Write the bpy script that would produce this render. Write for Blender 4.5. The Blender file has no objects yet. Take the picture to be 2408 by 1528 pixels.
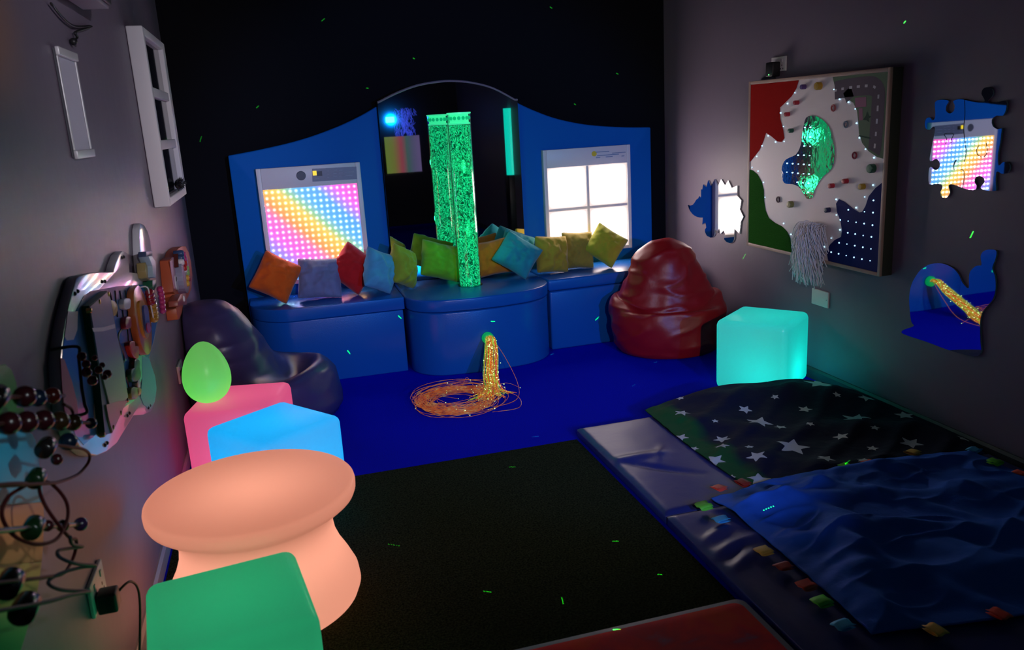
import bpy, bmesh, math, random
from mathutils import Vector, Matrix, noise
from mathutils.geometry import tessellate_polygon
PI = math.pi
random.seed(7)
S = bpy.context.scene
COL = S.collection

# ------------------------------------------------------------------ camera
cam_d = bpy.data.cameras.new('camera'); cam = bpy.data.objects.new('camera', cam_d); COL.objects.link(cam)
YAW, PITCH, ROLL, FPX, CAMH = 0.26628785, 0.24747112, 0.05750902, 1932.245, 1.5
fwd = Vector((math.sin(YAW)*math.cos(PITCH), math.cos(YAW)*math.cos(PITCH), -math.sin(PITCH)))
r0 = fwd.cross(Vector((0, 0, 1))).normalized(); d0 = fwd.cross(r0)
rt = math.cos(ROLL)*r0 + math.sin(ROLL)*d0; dn = -math.sin(ROLL)*r0 + math.cos(ROLL)*d0
mw = Matrix((rt, -dn, -fwd)).transposed().to_4x4(); mw.translation = (0, 0, CAMH)
cam.matrix_world = mw
cam_d.sensor_fit = 'HORIZONTAL'; cam_d.sensor_width = 36.0; cam_d.lens = FPX/2408*36
cam_d.clip_start = 0.05; cam_d.clip_end = 60
cam_d.dof.use_dof = True; cam_d.dof.focus_distance = 4.2; cam_d.dof.aperture_fstop = 4.5
S.camera = cam

# ------------------------------------------------------------------ world, view, lights
w = bpy.data.worlds.new('dark_room'); S.world = w; w.use_nodes = True
w.node_tree.nodes['Background'].inputs[0].default_value = (0.02, 0.02, 0.04, 1)
w.node_tree.nodes['Background'].inputs[1].default_value = 0.05
S.view_settings.view_transform = 'Standard'; S.view_settings.look = 'None'
S.view_settings.gamma = 1; S.view_settings.exposure = 0.0; S.view_settings.use_curve_mapping = False

def lamp(name, typ, loc, energy, color, size=0.05, target=None, spot=None, blend=0.5, parent=None):
    d = bpy.data.lights.new(name, typ); d.energy = energy; d.color = color
    o = bpy.data.objects.new(name, d); COL.objects.link(o); o.location = loc
    if typ == 'AREA': d.size = size
    else: d.shadow_soft_size = size
    if spot: d.spot_size = spot; d.spot_blend = blend
    if target is not None:
        o.rotation_euler = (Vector(target)-Vector(loc)).to_track_quat('-Z', 'Y').to_euler()
    if parent: o.parent = parent
    return o

# blue fibre-optic projector at the far rear of the room (seen in the arched mirror), washing the backdrop
lamp('blue_projector_light', 'SPOT', (1.70, -1.40, 1.56), 400, (0.0, 0.25, 1.0), 0.04, (1.12, 5.45, 0.75), math.radians(33), 0.5)
lamp('blue_bench_fill_light', 'SPOT', (1.1, 4.2, 2.45), 18, (0.0, 0.30, 1.0), 0.05, (1.1, 4.55, 0.4), math.radians(66), 0.8)  # added blue fill from above, unseen, lifting the bench tops and floor
# added warm-white fill spot, unseen at the rear, brightening the back of the room
lamp('rear_fill_light', 'SPOT', (0.4, -1.2, 1.95), 225, (1.0, 0.84, 0.86), 0.03, (1.35, 5.3, 0.78), math.radians(43), 0.7)
lamp('left_wall_fill_light', 'SPOT', (1.5, -1.0, 2.2), 230, (0.92, 0.88, 1.0), 0.03, (-0.5, 4.0, 1.65), math.radians(26), 0.8)  # added fill spot out of view, brightening the frames on the left wall
# colour-wheel projector throwing orange and teal patches on the near left wall
lamp('orange_projector_light', 'SPOT', (0.9, 0.2, 1.9), 75, (1.0, 0.50, 0.03), 0.05, (-0.557, 2.02, 1.80), math.radians(12), 1.0)
lamp('teal_projector_light', 'SPOT', (0.9, 0.2, 1.9), 16, (0.35, 0.6, 0.8), 0.05, (-0.557, 2.08, 1.50), math.radians(12), 1.0)
lamp('near_board_fill_light', 'SPOT', (0.9, 0.2, 1.9), 55, (0.75, 0.85, 0.9), 0.05, (-0.557, 1.60, 0.84), math.radians(14), 1.0)  # added fill spot, not a room lamp, brightening the near bead maze board

# laser star projector: a gobo of tiny green dots
LASER = (1.1, -0.2, 2.38)
def laser(points):
    o = lamp('laser_star_light', 'POINT', LASER, LASER_W, (0.25, 1.0, 0.3), 0.0)
    d = o.data; d.use_nodes = True; nt = d.node_tree; N = nt.nodes; L = nt.links
    em = [n for n in N if n.type == 'EMISSION'][0]; em.inputs[0].default_value = (0.10, 1.0, 0.12, 1)
    tc = N.new('ShaderNodeTexCoord'); acc = None
    for p in points:
        v = (Vector(p[:3])-Vector(LASER)); dist = v.length; v.normalize()
        dd = N.new('ShaderNodeVectorMath'); dd.operation = 'DISTANCE'
        L.new(tc.outputs['Normal'], dd.inputs[0]); dd.inputs[1].default_value = v
        lt = N.new('ShaderNodeMath'); lt.operation = 'LESS_THAN'
        L.new(dd.outputs['Value'], lt.inputs[0]); lt.inputs[1].default_value = p[3]/dist
        if acc is None: acc = lt.outputs[0]
        else:
            a = N.new('ShaderNodeMath'); a.operation = 'ADD'
            L.new(acc, a.inputs[0]); L.new(lt.outputs[0], a.inputs[1]); acc = a.outputs[0]
    m = N.new('ShaderNodeMath'); m.operation = 'MULTIPLY'; L.new(acc, m.inputs[0]); m.inputs[1].default_value = LASER_GAIN
    L.new(m.outputs[0], em.inputs['Strength'])
LASER_W, LASER_GAIN = 8.0, 1800.0
def streak(a, b, r):
    a = Vector(a); b = Vector(b)
    return [tuple(a.lerp(b, t))+(r,) for t in (0.0, 0.25, 0.5, 0.75, 1.0)]
def onX(x, l): return [(x, a, b) for a, b in l]
def onY(y, l): return [(a, y, b) for a, b in l]
def onZ(z, l): return [(a, b, z) for a, b in l]
pts = []
q = onY(5.55, [(0.3979,2.1475),(0.4149,2.1596),(0.6348,1.7327),(0.6456,1.7322),(0.9543,1.9072),(0.9622,1.9016),(1.9062,2.2001),(1.9179,2.1918),(2.374,1.7552),(2.3867,1.749),(2.0539,1.5644),(2.0631,1.5582),(-0.418,1.4623),(-0.4066,1.4899),(-0.0571,1.6456),(-0.0456,1.6554)])
for i in range(0, len(q), 2): pts += streak(q[i], q[i+1], 0.004)
q = onY(5.0, [(0.2869,0.1473),(0.3003,0.1263),(0.6178,0.3295),(0.6321,0.3113)]) + onY(4.68, [(1.1504,0.3139),(1.1715,0.3113),(1.5554,0.081),(1.5754,0.0894)]) + onY(4.95, [(1.927,0.1673),(1.9487,0.185)])
for i in range(0, len(q), 2): pts += streak(q[i], q[i+1], 0.0035)
q = onZ(0.0, [(1.7835,4.0512),(1.8086,4.0723),(2.0869,4.4073),(2.1045,4.4084),(1.0421,3.5645),(1.0683,3.5587)])
q += onZ(0.02, [(0.8401,3.2361),(0.8626,3.2265),(0.4956,2.3295),(0.5152,2.3166),(0.719,2.2042),(0.713,2.1713),(1.0055,2.4723),(1.0237,2.465),(0.2442,2.7541),(0.2777,2.7275),(1.06,2.2157),(1.0703,2.2117)])
q += onZ(0.1, [(1.537,2.3449),(1.577,2.3533),(2.0556,2.569),(2.0916,2.5898),(0.8027,1.9078),(0.8173,1.9023)])
q += onX(2.74, [(4.4888,0.5645),(4.4603,0.5954),(2.7453,0.9103),(2.7346,0.9346),(3.2022,1.8045),(3.1949,1.8107)])
for i in range(0, len(q), 2): pts += streak(q[i], q[i+1], 0.0022)
laser(pts)

# ------------------------------------------------------------------ materials
def mat(name, col=(0.5, 0.5, 0.5), rough=0.5, metal=0.0, spec=0.5, bump=None, noise_col=None, emit=None, es=0.0, coat=0.0, trans=0.0, alpha=1.0, sheen=0.0, ior=1.45):
    m = bpy.data.materials.new(name); m.use_nodes = True; nt = m.node_tree; N = nt.nodes; L = nt.links
    b = N['Principled BSDF']
    b.inputs['Base Color'].default_value = (*col, 1); b.inputs['Roughness'].default_value = rough
    b.inputs['Metallic'].default_value = metal; b.inputs['Specular IOR Level'].default_value = spec
    b.inputs['Coat Weight'].default_value = coat; b.inputs['Transmission Weight'].default_value = trans
    b.inputs['Alpha'].default_value = alpha; b.inputs['Sheen Weight'].default_value = sheen; b.inputs['IOR'].default_value = ior
    if emit: b.inputs['Emission Color'].default_value = (*emit, 1); b.inputs['Emission Strength'].default_value = es
    if bump or noise_col:
        tc = N.new('ShaderNodeTexCoord')
    if bump:
        sc, st = bump[:2]
        t = N.new('ShaderNodeTexNoise'); t.inputs['Scale'].default_value = sc; t.inputs['Detail'].default_value = 4
        L.new(tc.outputs['Object'], t.inputs['Vector'])
        bp = N.new('ShaderNodeBump'); bp.inputs['Strength'].default_value = st; bp.inputs['Distance'].default_value = bump[2] if len(bump) > 2 else 0.01
        L.new(t.outputs['Fac'], bp.inputs['Height']); L.new(bp.outputs[0], b.inputs['Normal'])
    if noise_col:
        sc, c2 = noise_col[:2]
        t = N.new('ShaderNodeTexNoise'); t.inputs['Scale'].default_value = sc; t.inputs['Detail'].default_value = 5
        L.new(tc.outputs['Object'], t.inputs['Vector'])
        r = N.new('ShaderNodeValToRGB'); r.color_ramp.elements[0].position = 0.35; r.color_ramp.elements[1].position = 0.65
        r.color_ramp.elements[0].color = (*col, 1); r.color_ramp.elements[1].color = (*c2, 1)
        L.new(t.outputs['Fac'], r.inputs[0]); L.new(r.outputs[0], b.inputs['Base Color'])
    return m

def glow(name, col, emit, es):
    """translucent moulded plastic shell, lit by the lamp inside it"""
    m = bpy.data.materials.new(name); m.use_nodes = True; nt = m.node_tree; N = nt.nodes; L = nt.links
    for n in list(N): N.remove(n)
    out = N.new('ShaderNodeOutputMaterial')
    tr = N.new('ShaderNodeBsdfTranslucent'); tr.inputs[0].default_value = (*col, 1)
    df = N.new('ShaderNodeBsdfDiffuse'); df.inputs[0].default_value = (0.55, 0.55, 0.55, 1)
    gl = N.new('ShaderNodeBsdfGlossy'); gl.inputs['Roughness'].default_value = 0.3; gl.inputs[0].default_value = (0.9, 0.9, 0.9, 1)
    em = N.new('ShaderNodeEmission'); em.inputs[0].default_value = (*emit, 1); em.inputs[1].default_value = es
    m1 = N.new('ShaderNodeMixShader'); m1.inputs[0].default_value = 0.35; L.new(tr.outputs[0], m1.inputs[1]); L.new(df.outputs[0], m1.inputs[2])
    m2 = N.new('ShaderNodeMixShader'); m2.inputs[0].default_value = 0.04; L.new(m1.outputs[0], m2.inputs[1]); L.new(gl.outputs[0], m2.inputs[2])
    ad = N.new('ShaderNodeAddShader'); L.new(m2.outputs[0], ad.inputs[0]); L.new(em.outputs[0], ad.inputs[1])
    L.new(ad.outputs[0], out.inputs[0])
    return m

M = {}
M['wall'] = mat('wall_paint_grey', (0.20, 0.157, 0.215), 0.48, spec=0.5, bump=(9, 0.12, 0.02))
M['wallblack'] = mat('wall_paint_black', (0.006, 0.006, 0.008), 0.9, spec=0.1)
M['wallrear'] = mat('wall_paint_dark', (0.03, 0.026, 0.036), 0.7, spec=0.2)
M['ceil'] = mat('ceiling_black', (0.006, 0.006, 0.007), 0.95, spec=0.05)
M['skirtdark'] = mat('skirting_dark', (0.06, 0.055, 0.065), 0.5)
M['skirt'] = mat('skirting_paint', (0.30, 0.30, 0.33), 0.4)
M['carpet'] = mat('blue_carpet', (0.003, 0.008, 0.58), 0.95, spec=0.03, bump=(420, 0.8, 0.01), noise_col=(300, (0.006, 0.014, 0.85)))
M['rug'] = mat('dark_grass_rug', (0.012, 0.016, 0.007), 1.0, spec=0.05, bump=(260, 1.0, 0.02), noise_col=(150, (0.060, 0.078, 0.034)))
M['vinyl_blue'] = mat('blue_vinyl', (0.006, 0.11, 0.42), 0.27, bump=(160, 0.05), spec=0.5)
M['backdrop'] = mat('backdrop_blue', (0.003, 0.13, 0.48), 0.6, spec=0.12, bump=(200, 0.05))
M['mirror'] = mat('mirror_glass', (0.82, 0.84, 0.86), 0.015, metal=1.0)
M['mirror_acr'] = mat('acrylic_mirror', (0.80, 0.82, 0.84), 0.02, metal=1.0, bump=(5, 0.006))
M['acr_edge'] = mat('acrylic_edge', (0.75, 0.72, 0.75), 0.15)
M['black'] = mat('black_plastic', (0.012, 0.012, 0.014), 0.4)
M['white_pl'] = mat('white_plastic', (0.72, 0.71, 0.70), 0.35)
M['greyframe'] = mat('panel_frame_grey', (0.78, 0.72, 0.70), 0.4)
M['darkgrey'] = mat('dark_grey', (0.10, 0.10, 0.12), 0.5)
M['silver'] = mat('brushed_silver', (0.80, 0.78, 0.80), 0.4, metal=0.3)
M['paper'] = mat('grey_paper', (0.62, 0.60, 0.72), 0.6)
M['darkpane'] = mat('dark_pane', (0.012, 0.014, 0.022), 0.06)
M['redvinyl'] = mat('red_vinyl', (0.36, 0.005, 0.008), 0.40, spec=0.5, bump=(30, 0.10, 0.01))
M['navyvinyl'] = mat('navy_vinyl', (0.060, 0.046, 0.135), 0.36, spec=0.8, bump=(30, 0.10, 0.01))
M['mattop'] = mat('mat_vinyl', (0.03, 0.04, 0.20), 0.38, spec=0.42, bump=(7, 0.16, 0.02))
M['pile'] = mat('yarn', (0.82, 0.77, 0.80), 0.9)
M['brass'] = mat('brass', (0.55, 0.30, 0.10), 0.3, metal=0.9)
def cloth(n, c, c2=None): return mat(n, c, 0.9, spec=0.15, sheen=0.2, bump=(35, 0.25, 0.01), noise_col=(6, c2) if c2 else None)

# LED colour panel : diagonal rainbow bands with a grid of bright diodes
def ramp(N, stops, interp='LINEAR'):
    r = N.new('ShaderNodeValToRGB'); cr = r.color_ramp; cr.interpolation = interp
    while len(cr.elements) < len(stops): cr.elements.new(0.5)
    for e, (p, c) in zip(cr.elements, stops): e.position = p; e.color = (*c, 1)
    return r
def math_node(nt, op, a, b=None, c=None):
    n = nt.nodes.new('ShaderNodeMath'); n.operation = op
    for i, v in enumerate((a, b, c)):
        if v is None: continue
        if isinstance(v, (int, float)): n.inputs[i].default_value = v
        else: nt.links.new(v, n.inputs[i])
    return n.outputs[0]
def led_panel_mat(wd, ht, n=16):
    m = bpy.data.materials.new('led_rainbow_screen'); m.use_nodes = True; nt = m.node_tree; N = nt.nodes; L = nt.links
    for k in list(N): N.remove(k)
    out = N.new('ShaderNodeOutputMaterial'); tc = N.new('ShaderNodeTexCoord'); sp = N.new('ShaderNodeSeparateXYZ')
    L.new(tc.outputs['Object'], sp.inputs[0])
    u = math_node(nt, 'DIVIDE', sp.outputs[0], wd); v = math_node(nt, 'DIVIDE', sp.outputs[2], ht)
    d = math_node(nt, 'SUBTRACT', 1.0, v)
    s = math_node(nt, 'SUBTRACT', u, d)
    s01 = math_node(nt, 'MULTIPLY_ADD', s, 0.5, 0.5)
    st = [(0.0, (0.05, 0.9, 0.8)), (0.12, (0.03, 0.35, 1.0)), (0.22, (0.35, 0.18, 1.0)), (0.30, (1.0, 0.08, 0.75)), (0.38, (1.0, 0.12, 0.55)), (0.445, (1.0, 0.28, 0.05)),
          (0.50, (1.0, 0.46, 0.04)), (0.555, (0.95, 0.60, 0.06)), (0.60, (0.30, 0.60, 0.25)), (0.67, (0.06, 0.42, 0.90)), (0.76, (0.05, 0.35, 1.0)), (0.82, (0.45, 0.16, 1.0)), (0.88, (1.0, 0.06, 0.75)), (1.0, (1.0, 0.03, 0.4))]
    r = ramp(N, st); L.new(s01, r.inputs[0])
    pas = N.new('ShaderNodeMix'); pas.data_type = 'RGBA'; pas.inputs['Factor'].default_value = 0.08; L.new(r.outputs[0], pas.inputs['A']); pas.inputs['B'].default_value = (0.9, 0.9, 0.9, 1)
    fx = math_node(nt, 'SUBTRACT', math_node(nt, 'FRACT', math_node(nt, 'MULTIPLY', u, n)), 0.5)
    fy = math_node(nt, 'SUBTRACT', math_node(nt, 'FRACT', math_node(nt, 'MULTIPLY', v, n)), 0.5)
    rr = math_node(nt, 'SQRT', math_node(nt, 'ADD', math_node(nt, 'MULTIPLY', fx, fx), math_node(nt, 'MULTIPLY', fy, fy)))
    mr = N.new('ShaderNodeMapRange'); mr.interpolation_type = 'SMOOTHSTEP'
    L.new(rr, mr.inputs['Value']); mr.inputs['From Min'].default_value = 0.50; mr.inputs['From Max'].default_value = 0.0
    mix = N.new('ShaderNodeMix'); mix.data_type = 'RGBA'; L.new(mr.outputs[0], mix.inputs['Factor'])
    sc = N.new('ShaderNodeMix'); sc.data_type = 'RGBA'; sc.blend_type = 'MIX'; sc.inputs['Factor'].default_value = 0.28
    L.new(pas.outputs['Result'], sc.inputs['A']); sc.inputs['B'].default_value = (0.8, 0.8, 0.8, 1)
    L.new(pas.outputs['Result'], mix.inputs['A']); L.new(sc.outputs['Result'], mix.inputs['B'])
    em = N.new('ShaderNodeEmission'); L.new(mix.outputs['Result'], em.inputs[0])
    core = N.new('ShaderNodeMapRange'); core.interpolation_type = 'SMOOTHSTEP'; L.new(rr, core.inputs['Value'])
    core.inputs['From Min'].default_value = 0.14; core.inputs['From Max'].default_value = 0.0
    halo = math_node(nt, 'MULTIPLY_ADD', math_node(nt, 'POWER', mr.outputs[0], 1.5), 2.0, LED_BASE)
    L.new(math_node(nt, 'MULTIPLY_ADD', core.outputs[0], LED_DOT, halo), em.inputs[1])
    gl = N.new('ShaderNodeBsdfGlossy'); gl.inputs['Roughness'].default_value = 0.25; gl.inputs[0].default_value = (0.04, 0.04, 0.04, 1)
    ad = N.new('ShaderNodeAddShader'); L.new(em.outputs[0], ad.inputs[0]); L.new(gl.outputs[0], ad.inputs[1]); L.new(ad.outputs[0], out.inputs[0])
    return m
LED_BASE, LED_DOT = 1.1, 210.0
def pane_mat(strength):
    """white light-panel pane, brighter in its middle where the diodes sit"""
    m = bpy.data.materials.new('white_light_pane'); m.use_nodes = True; nt = m.node_tree; N = nt.nodes; L = nt.links
    for k in list(N): N.remove(k)
    out = N.new('ShaderNodeOutputMaterial'); tc = N.new('ShaderNodeTexCoord'); sp = N.new('ShaderNodeSeparateXYZ'); L.new(tc.outputs['Generated'], sp.inputs[0])
    def edge(o):
        a = math_node(nt, 'ABSOLUTE', math_node(nt, 'SUBTRACT', o, 0.5))
        mr = N.new('ShaderNodeMapRange'); mr.interpolation_type = 'SMOOTHSTEP'; L.new(a, mr.inputs['Value'])
        mr.inputs['From Min'].default_value = 0.5; mr.inputs['From Max'].default_value = 0.25; return mr.outputs[0]
    e = math_node(nt, 'MULTIPLY', edge(sp.outputs[0]), edge(sp.outputs[2]))
    em = N.new('ShaderNodeEmission'); em.inputs[0].default_value = (1.0, 0.83, 0.80, 1)
    L.new(math_node(nt, 'MULTIPLY_ADD', e, strength, 0.95), em.inputs[1]); L.new(em.outputs[0], out.inputs[0])
    return m
def bubble_mat(name, bright, dark, es, scale=60):
    m = bpy.data.materials.new(name); m.use_nodes = True; nt = m.node_tree; N = nt.nodes; L = nt.links
    b = N['Principled BSDF']; tc = N.new('ShaderNodeTexCoord')
    mp = N.new('ShaderNodeMapping'); mp.inputs['Scale'].default_value = (1, 1, 0.75); L.new(tc.outputs['Object'], mp.inputs[0])
    n1 = N.new('ShaderNodeTexNoise'); n1.inputs['Scale'].default_value = scale; n1.inputs['Detail'].default_value = 2; n1.inputs['Distortion'].default_value = 1.6
    L.new(mp.outputs[0], n1.inputs[0])
    vo = N.new('ShaderNodeTexVoronoi'); vo.inputs['Scale'].default_value = scale*1.7; L.new(mp.outputs[0], vo.inputs[0])
    r = ramp(N, [(0.38, dark), (0.46, tuple(0.30*a for a in bright)), (0.52, bright), (0.56, tuple(0.40*a for a in bright)), (0.63, dark), (0.80, tuple(0.5*a for a in bright))]); L.new(n1.outputs['Fac'], r.inputs[0])
    mr = N.new('ShaderNodeMapRange'); L.new(vo.outputs['Distance'], mr.inputs['Value']); mr.inputs['From Min'].default_value = 0.22; mr.inputs['From Max'].default_value = 0.10
    mix = N.new('ShaderNodeMix'); mix.data_type = 'RGBA'; L.new(mr.outputs[0], mix.inputs['Factor']); L.new(r.outputs[0], mix.inputs['A']); mix.inputs['B'].default_value = (bright[0]*1.5+0.05, min(1, bright[1]*1.5), bright[2]*1.6, 1)
    # water is brighter towards the silhouette where more bubbles overlap
    b.inputs['Base Color'].default_value = (*dark, 1); b.inputs['Roughness'].default_value = 0.06; b.inputs['Coat Weight'].default_value = 0.6
    L.new(mix.outputs['Result'], b.inputs['Emission Color']); b.inputs['Emission Strength'].default_value = es
    bp = N.new('ShaderNodeBump'); bp.inputs['Strength'].default_value = 0.05; L.new(n1.outputs['Fac'], bp.inputs['Height']); L.new(bp.outputs[0], b.inputs['Normal'])
    return m

# ------------------------------------------------------------------ mesh helpers
def tag(o, label=None, cat=None, group=None, kind=None):
    if label: o['label'] = label
    if cat: o['category'] = cat
    if group: o['group'] = group
    if kind: o['kind'] = kind
    return o
def thing(name, label, cat, loc=(0, 0, 0), rotz=0.0, group=None):
    o = bpy.data.objects.new(name, None); COL.objects.link(o); o.empty_display_size = 0.05
    o.location = loc; o.rotation_euler = (0, 0, rotz); return tag(o, label, cat, group)
def obj(name, bm, material, parent=None, smooth=False, world=True, bevel=0.0, segs=2, subsurf=0, label=None, kind=None, angle=40):
    """link the bmesh as one object; verts are given in world space (or local to the parent when world=False)"""
    me = bpy.data.meshes.new(name); o = bpy.data.objects.new(name, me); COL.objects.link(o)
    if parent is not None:
        o.parent = parent
        if world:
            # top ancestor transform
            M4 = Matrix.Identity(4); p = parent
            while p is not None:
                M4 = (Matrix.Translation(p.location) @ p.rotation_euler.to_matrix().to_4x4()) @ M4; p = p.parent
            bm.transform(M4.inverted())
    bmesh.ops.recalc_face_normals(bm, faces=bm.faces[:])
    bm.to_mesh(me); bm.free()
    me.materials.append(material) if material else None
    if smooth:
        for f in me.polygons: f.use_smooth = True
    if bevel:
        md = o.modifiers.new('bevel', 'BEVEL'); md.width = bevel; md.segments = segs; md.limit_method = 'ANGLE'; md.angle_limit = math.radians(angle)
        for f in me.polygons: f.use_smooth = True
        if hasattr(md, 'harden_normals'): md.harden_normals = False
    if subsurf:
        md = o.modifiers.new('sub', 'SUBSURF'); md.levels = subsurf; md.render_levels = subsurf
    if label: o['label'] = label
    if kind: o['kind'] = kind
    return o
def B(): return bmesh.new()
def box(bm, x0, x1, y0, y1, z0, z1, mtx=None):
    vs = [bm.verts.new((x, y, z)) for x in (x0, x1) for y in (y0, y1) for z in (z0, z1)]
    for f in ((0, 1, 3, 2), (4, 6, 7, 5), (0, 4, 5, 1), (2, 3, 7, 6), (0, 2, 6, 4), (1, 5, 7, 3)):
        bm.faces.new([vs[i] for i in f])
    if mtx is not None:
        for v in vs: v.co = mtx @ v.co
    return bm
def prism(bm, poly, a, b, axis):
    """extrude a 2-D outline between a and b along axis 'X' (poly=(y,z)), 'Y' (x,z) or 'Z' (x,y)"""
    def P(p, t): return {'X': (t, p[0], p[1]), 'Y': (p[0], t, p[1]), 'Z': (p[0], p[1], t)}[axis]
    f0 = [bm.verts.new(P(p, a)) for p in poly]; f1 = [bm.verts.new(P(p, b)) for p in poly]; n = len(poly)
    for i in range(n):
        j = (i+1) % n; bm.faces.new((f0[i], f0[j], f1[j], f1[i]))
    if n <= 4: bm.faces.new(f0); bm.faces.new(f1[::-1])
    else:
        for tri in tessellate_polygon([[Vector((p[0], p[1], 0)) for p in poly]]):
            for f in (f0, f1):
                try: bm.faces.new([f[k] for k in tri])
                except ValueError: pass
    return bm
def smooth_poly(pts, k=5):
    out = []; n = len(pts)
    for i in range(n):
        p0, p1, p2, p3 = [Vector(pts[(i+j-1) % n][:2]) for j in range(4)]
        for s in range(k):
            t = s/k
            out.append(tuple(0.5*((2*p1)+(-p0+p2)*t+(2*p0-5*p1+4*p2-p3)*t*t+(-p0+3*p1-3*p2+p3)*t**3)))
    return out
def smooth_path(pts, k=6):
    out = []; n = len(pts); V = [Vector(p) for p in pts]
    for i in range(n-1):
        p0 = V[max(i-1, 0)]; p1 = V[i]; p2 = V[i+1]; p3 = V[min(i+2, n-1)]
        for s in range(k):
            t = s/k; out.append(0.5*((2*p1)+(-p0+p2)*t+(2*p0-5*p1+4*p2-p3)*t*t+(-p0+3*p1-3*p2+p3)*t**3))
    out.append(V[-1]); return out
def tube(bm, path, r, n=8, cap=True, taper=None):
    path = [Vector(p) for p in path]; rings = []
    for i, p in enumerate(path):
        d = (path[min(i+1, len(path)-1)]-path[max(i-1, 0)])
        if d.length < 1e-9: d = Vector((0, 0, 1))
        d.normalize(); a = d.orthogonal().normalized()
        if i: # keep frame stable
            a = (pa - d*pa.dot(d)); a = a.normalized() if a.length > 1e-6 else d.orthogonal().normalized()
        pa = a; b = d.cross(a); rr = r if taper is None else r*taper(i/(len(path)-1))
        rings.append([bm.verts.new(p+rr*(math.cos(2*PI*k/n)*a+math.sin(2*PI*k/n)*b)) for k in range(n)])
    for i in range(len(rings)-1):
        for k in range(n):
            bm.faces.new((rings[i][k], rings[i][(k+1) % n], rings[i+1][(k+1) % n], rings[i+1][k]))
    if cap: bm.faces.new(rings[0][::-1]); bm.faces.new(rings[-1])
    return bm
def lathe(bm, prof, n=48, c=(0, 0, 0), axis='Z'):
    rings = []
    for r, h in prof:
        if r < 1e-6: rings.append([None, h]); continue
        rings.append([[(r*math.cos(2*PI*k/n), r*math.sin(2*PI*k/n), h) for k in range(n)], h])
    def T(p):
        x, y, z = p
        if axis == 'X': x, y, z = z, x, y
        if axis == 'Y': x, y, z = x, z, y
        return Vector((x, y, z))+Vector(c)
    vr = []
    for pts, h in rings:
        vr.append([bm.verts.new(T((0, 0, h)))] if pts is None else [bm.verts.new(T(p)) for p in pts])
    for i in range(len(vr)-1):
        A, Bq = vr[i], vr[i+1]
        for k in range(n):
            k2 = (k+1) % n
            if len(A) == 1 and len(Bq) == 1: continue
            if len(A) == 1: bm.faces.new((A[0], Bq[k], Bq[k2]))
            elif len(Bq) == 1: bm.faces.new((A[k], A[k2], Bq[0]))
            else: bm.faces.new((A[k], A[k2], Bq[k2], Bq[k]))
    return bm
def ball(bm, c, r, n=12, sq=(1, 1, 1)):
    m = max(4, n//2)
    tmp = bmesh.new(); lathe(tmp, [(r*math.sin(PI*i/m), -r*math.cos(PI*i/m)) for i in range(m+1)], n)
    for v in tmp.verts: v.co = Vector((v.co.x*sq[0], v.co.y*sq[1], v.co.z*sq[2]))+Vector(c)
    me = bpy.data.meshes.new('tmp'); tmp.to_mesh(me); tmp.free(); bm.from_mesh(me); bpy.data.meshes.remove(me)
    return bm
def torus(bm, c, R, r, axis='X', n=20, k=8):
    pts = []
    for i in range(n+1):
        a = 2*PI*i/n; u, v = R*math.cos(a), R*math.sin(a)
        pts.append(Vector(c)+Vector({'X': (0, u, v), 'Y': (u, 0, v), 'Z': (u, v, 0)}[axis]))
    return tube(bm, pts, r, k, cap=False)
def dup(root, loc=None, rotz=None):
    r = root.copy(); COL.objects.link(r)
    if loc is not None: r.location = loc
    if rotz is not None: r.rotation_euler = (0, 0, rotz)
    for ch in list(root.children):
        c = ch.copy(); COL.objects.link(c); c.parent = r
        for g in list(ch.children):
            d = g.copy(); COL.objects.link(d); d.parent = c
    return r
def struct(name, bm, m, label=None): o = obj(name, bm, m); o['kind'] = 'structure'; return o

# ================================================================== the setting
XL, XR, YB, YF, ZC = -0.557, 2.74, 5.555, -1.6, 2.5
struct('floor', box(B(), XL-0.1, XR+0.1, YF-0.1, YB+0.1, -0.1, 0.0), M['carpet'])
struct('ceiling', box(B(), XL-0.1, XR+0.1, YF-0.1, YB+0.1, ZC, ZC+0.1), M['ceil'])
struct('wall_left', box(B(), XL-0.1, XL, YF-0.1, YB+0.1, 0, ZC), M['wall'])
struct('wall_right', box(B(), XR, XR+0.1, YF-0.1, YB+0.1, 0, ZC), M['wall'])
struct('wall_back', box(B(), XL, XR, YB, YB+0.1, 0, ZC), M['wallblack'])
struct('wall_rear', box(B(), XL, XR, YF-0.1, YF, 0, ZC), M['wallrear'])
def skirting(x0, x1):
    bm = B(); s = 1 if x1 > x0 else -1
    prism(bm, [(x0, 0), (x1, 0), (x1, 0.05), (x0+s*0.006, 0.062), (x0, 0.062)], YF, YB, 'Y'); return bm
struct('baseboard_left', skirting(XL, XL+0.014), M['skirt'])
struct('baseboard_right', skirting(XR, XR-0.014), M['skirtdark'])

# dark shaggy rug between the left wall and the mats
def rug():
    bm = B(); x0, x1, y0, y1 = -0.535, 1.225, -1.2, 3.445
    nx, ny = 88, 232; V = [[None]*(ny+1) for _ in range(nx+1)]
    for i in range(nx+1):
        for j in range(ny+1):
            x = x0+(x1-x0)*i/nx; y = y0+(y1-y0)*j/ny
            z = 0.007+0.004*noise.noise(Vector((x*40, y*40, 0)))
            if i in (0, nx) or j in (0, ny): z = 0.002
            V[i][j] = bm.verts.new((x, y, z))
    for i in range(nx):
        for j in range(ny): bm.faces.new((V[i][j], V[i+1][j], V[i+1][j+1], V[i][j+1]))
    return bm
o = tag(obj('rug', rug(), M['rug'], smooth=True), 'near-black dark green grass-like rug over the blue carpet beside the floor mats', 'rug')

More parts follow.
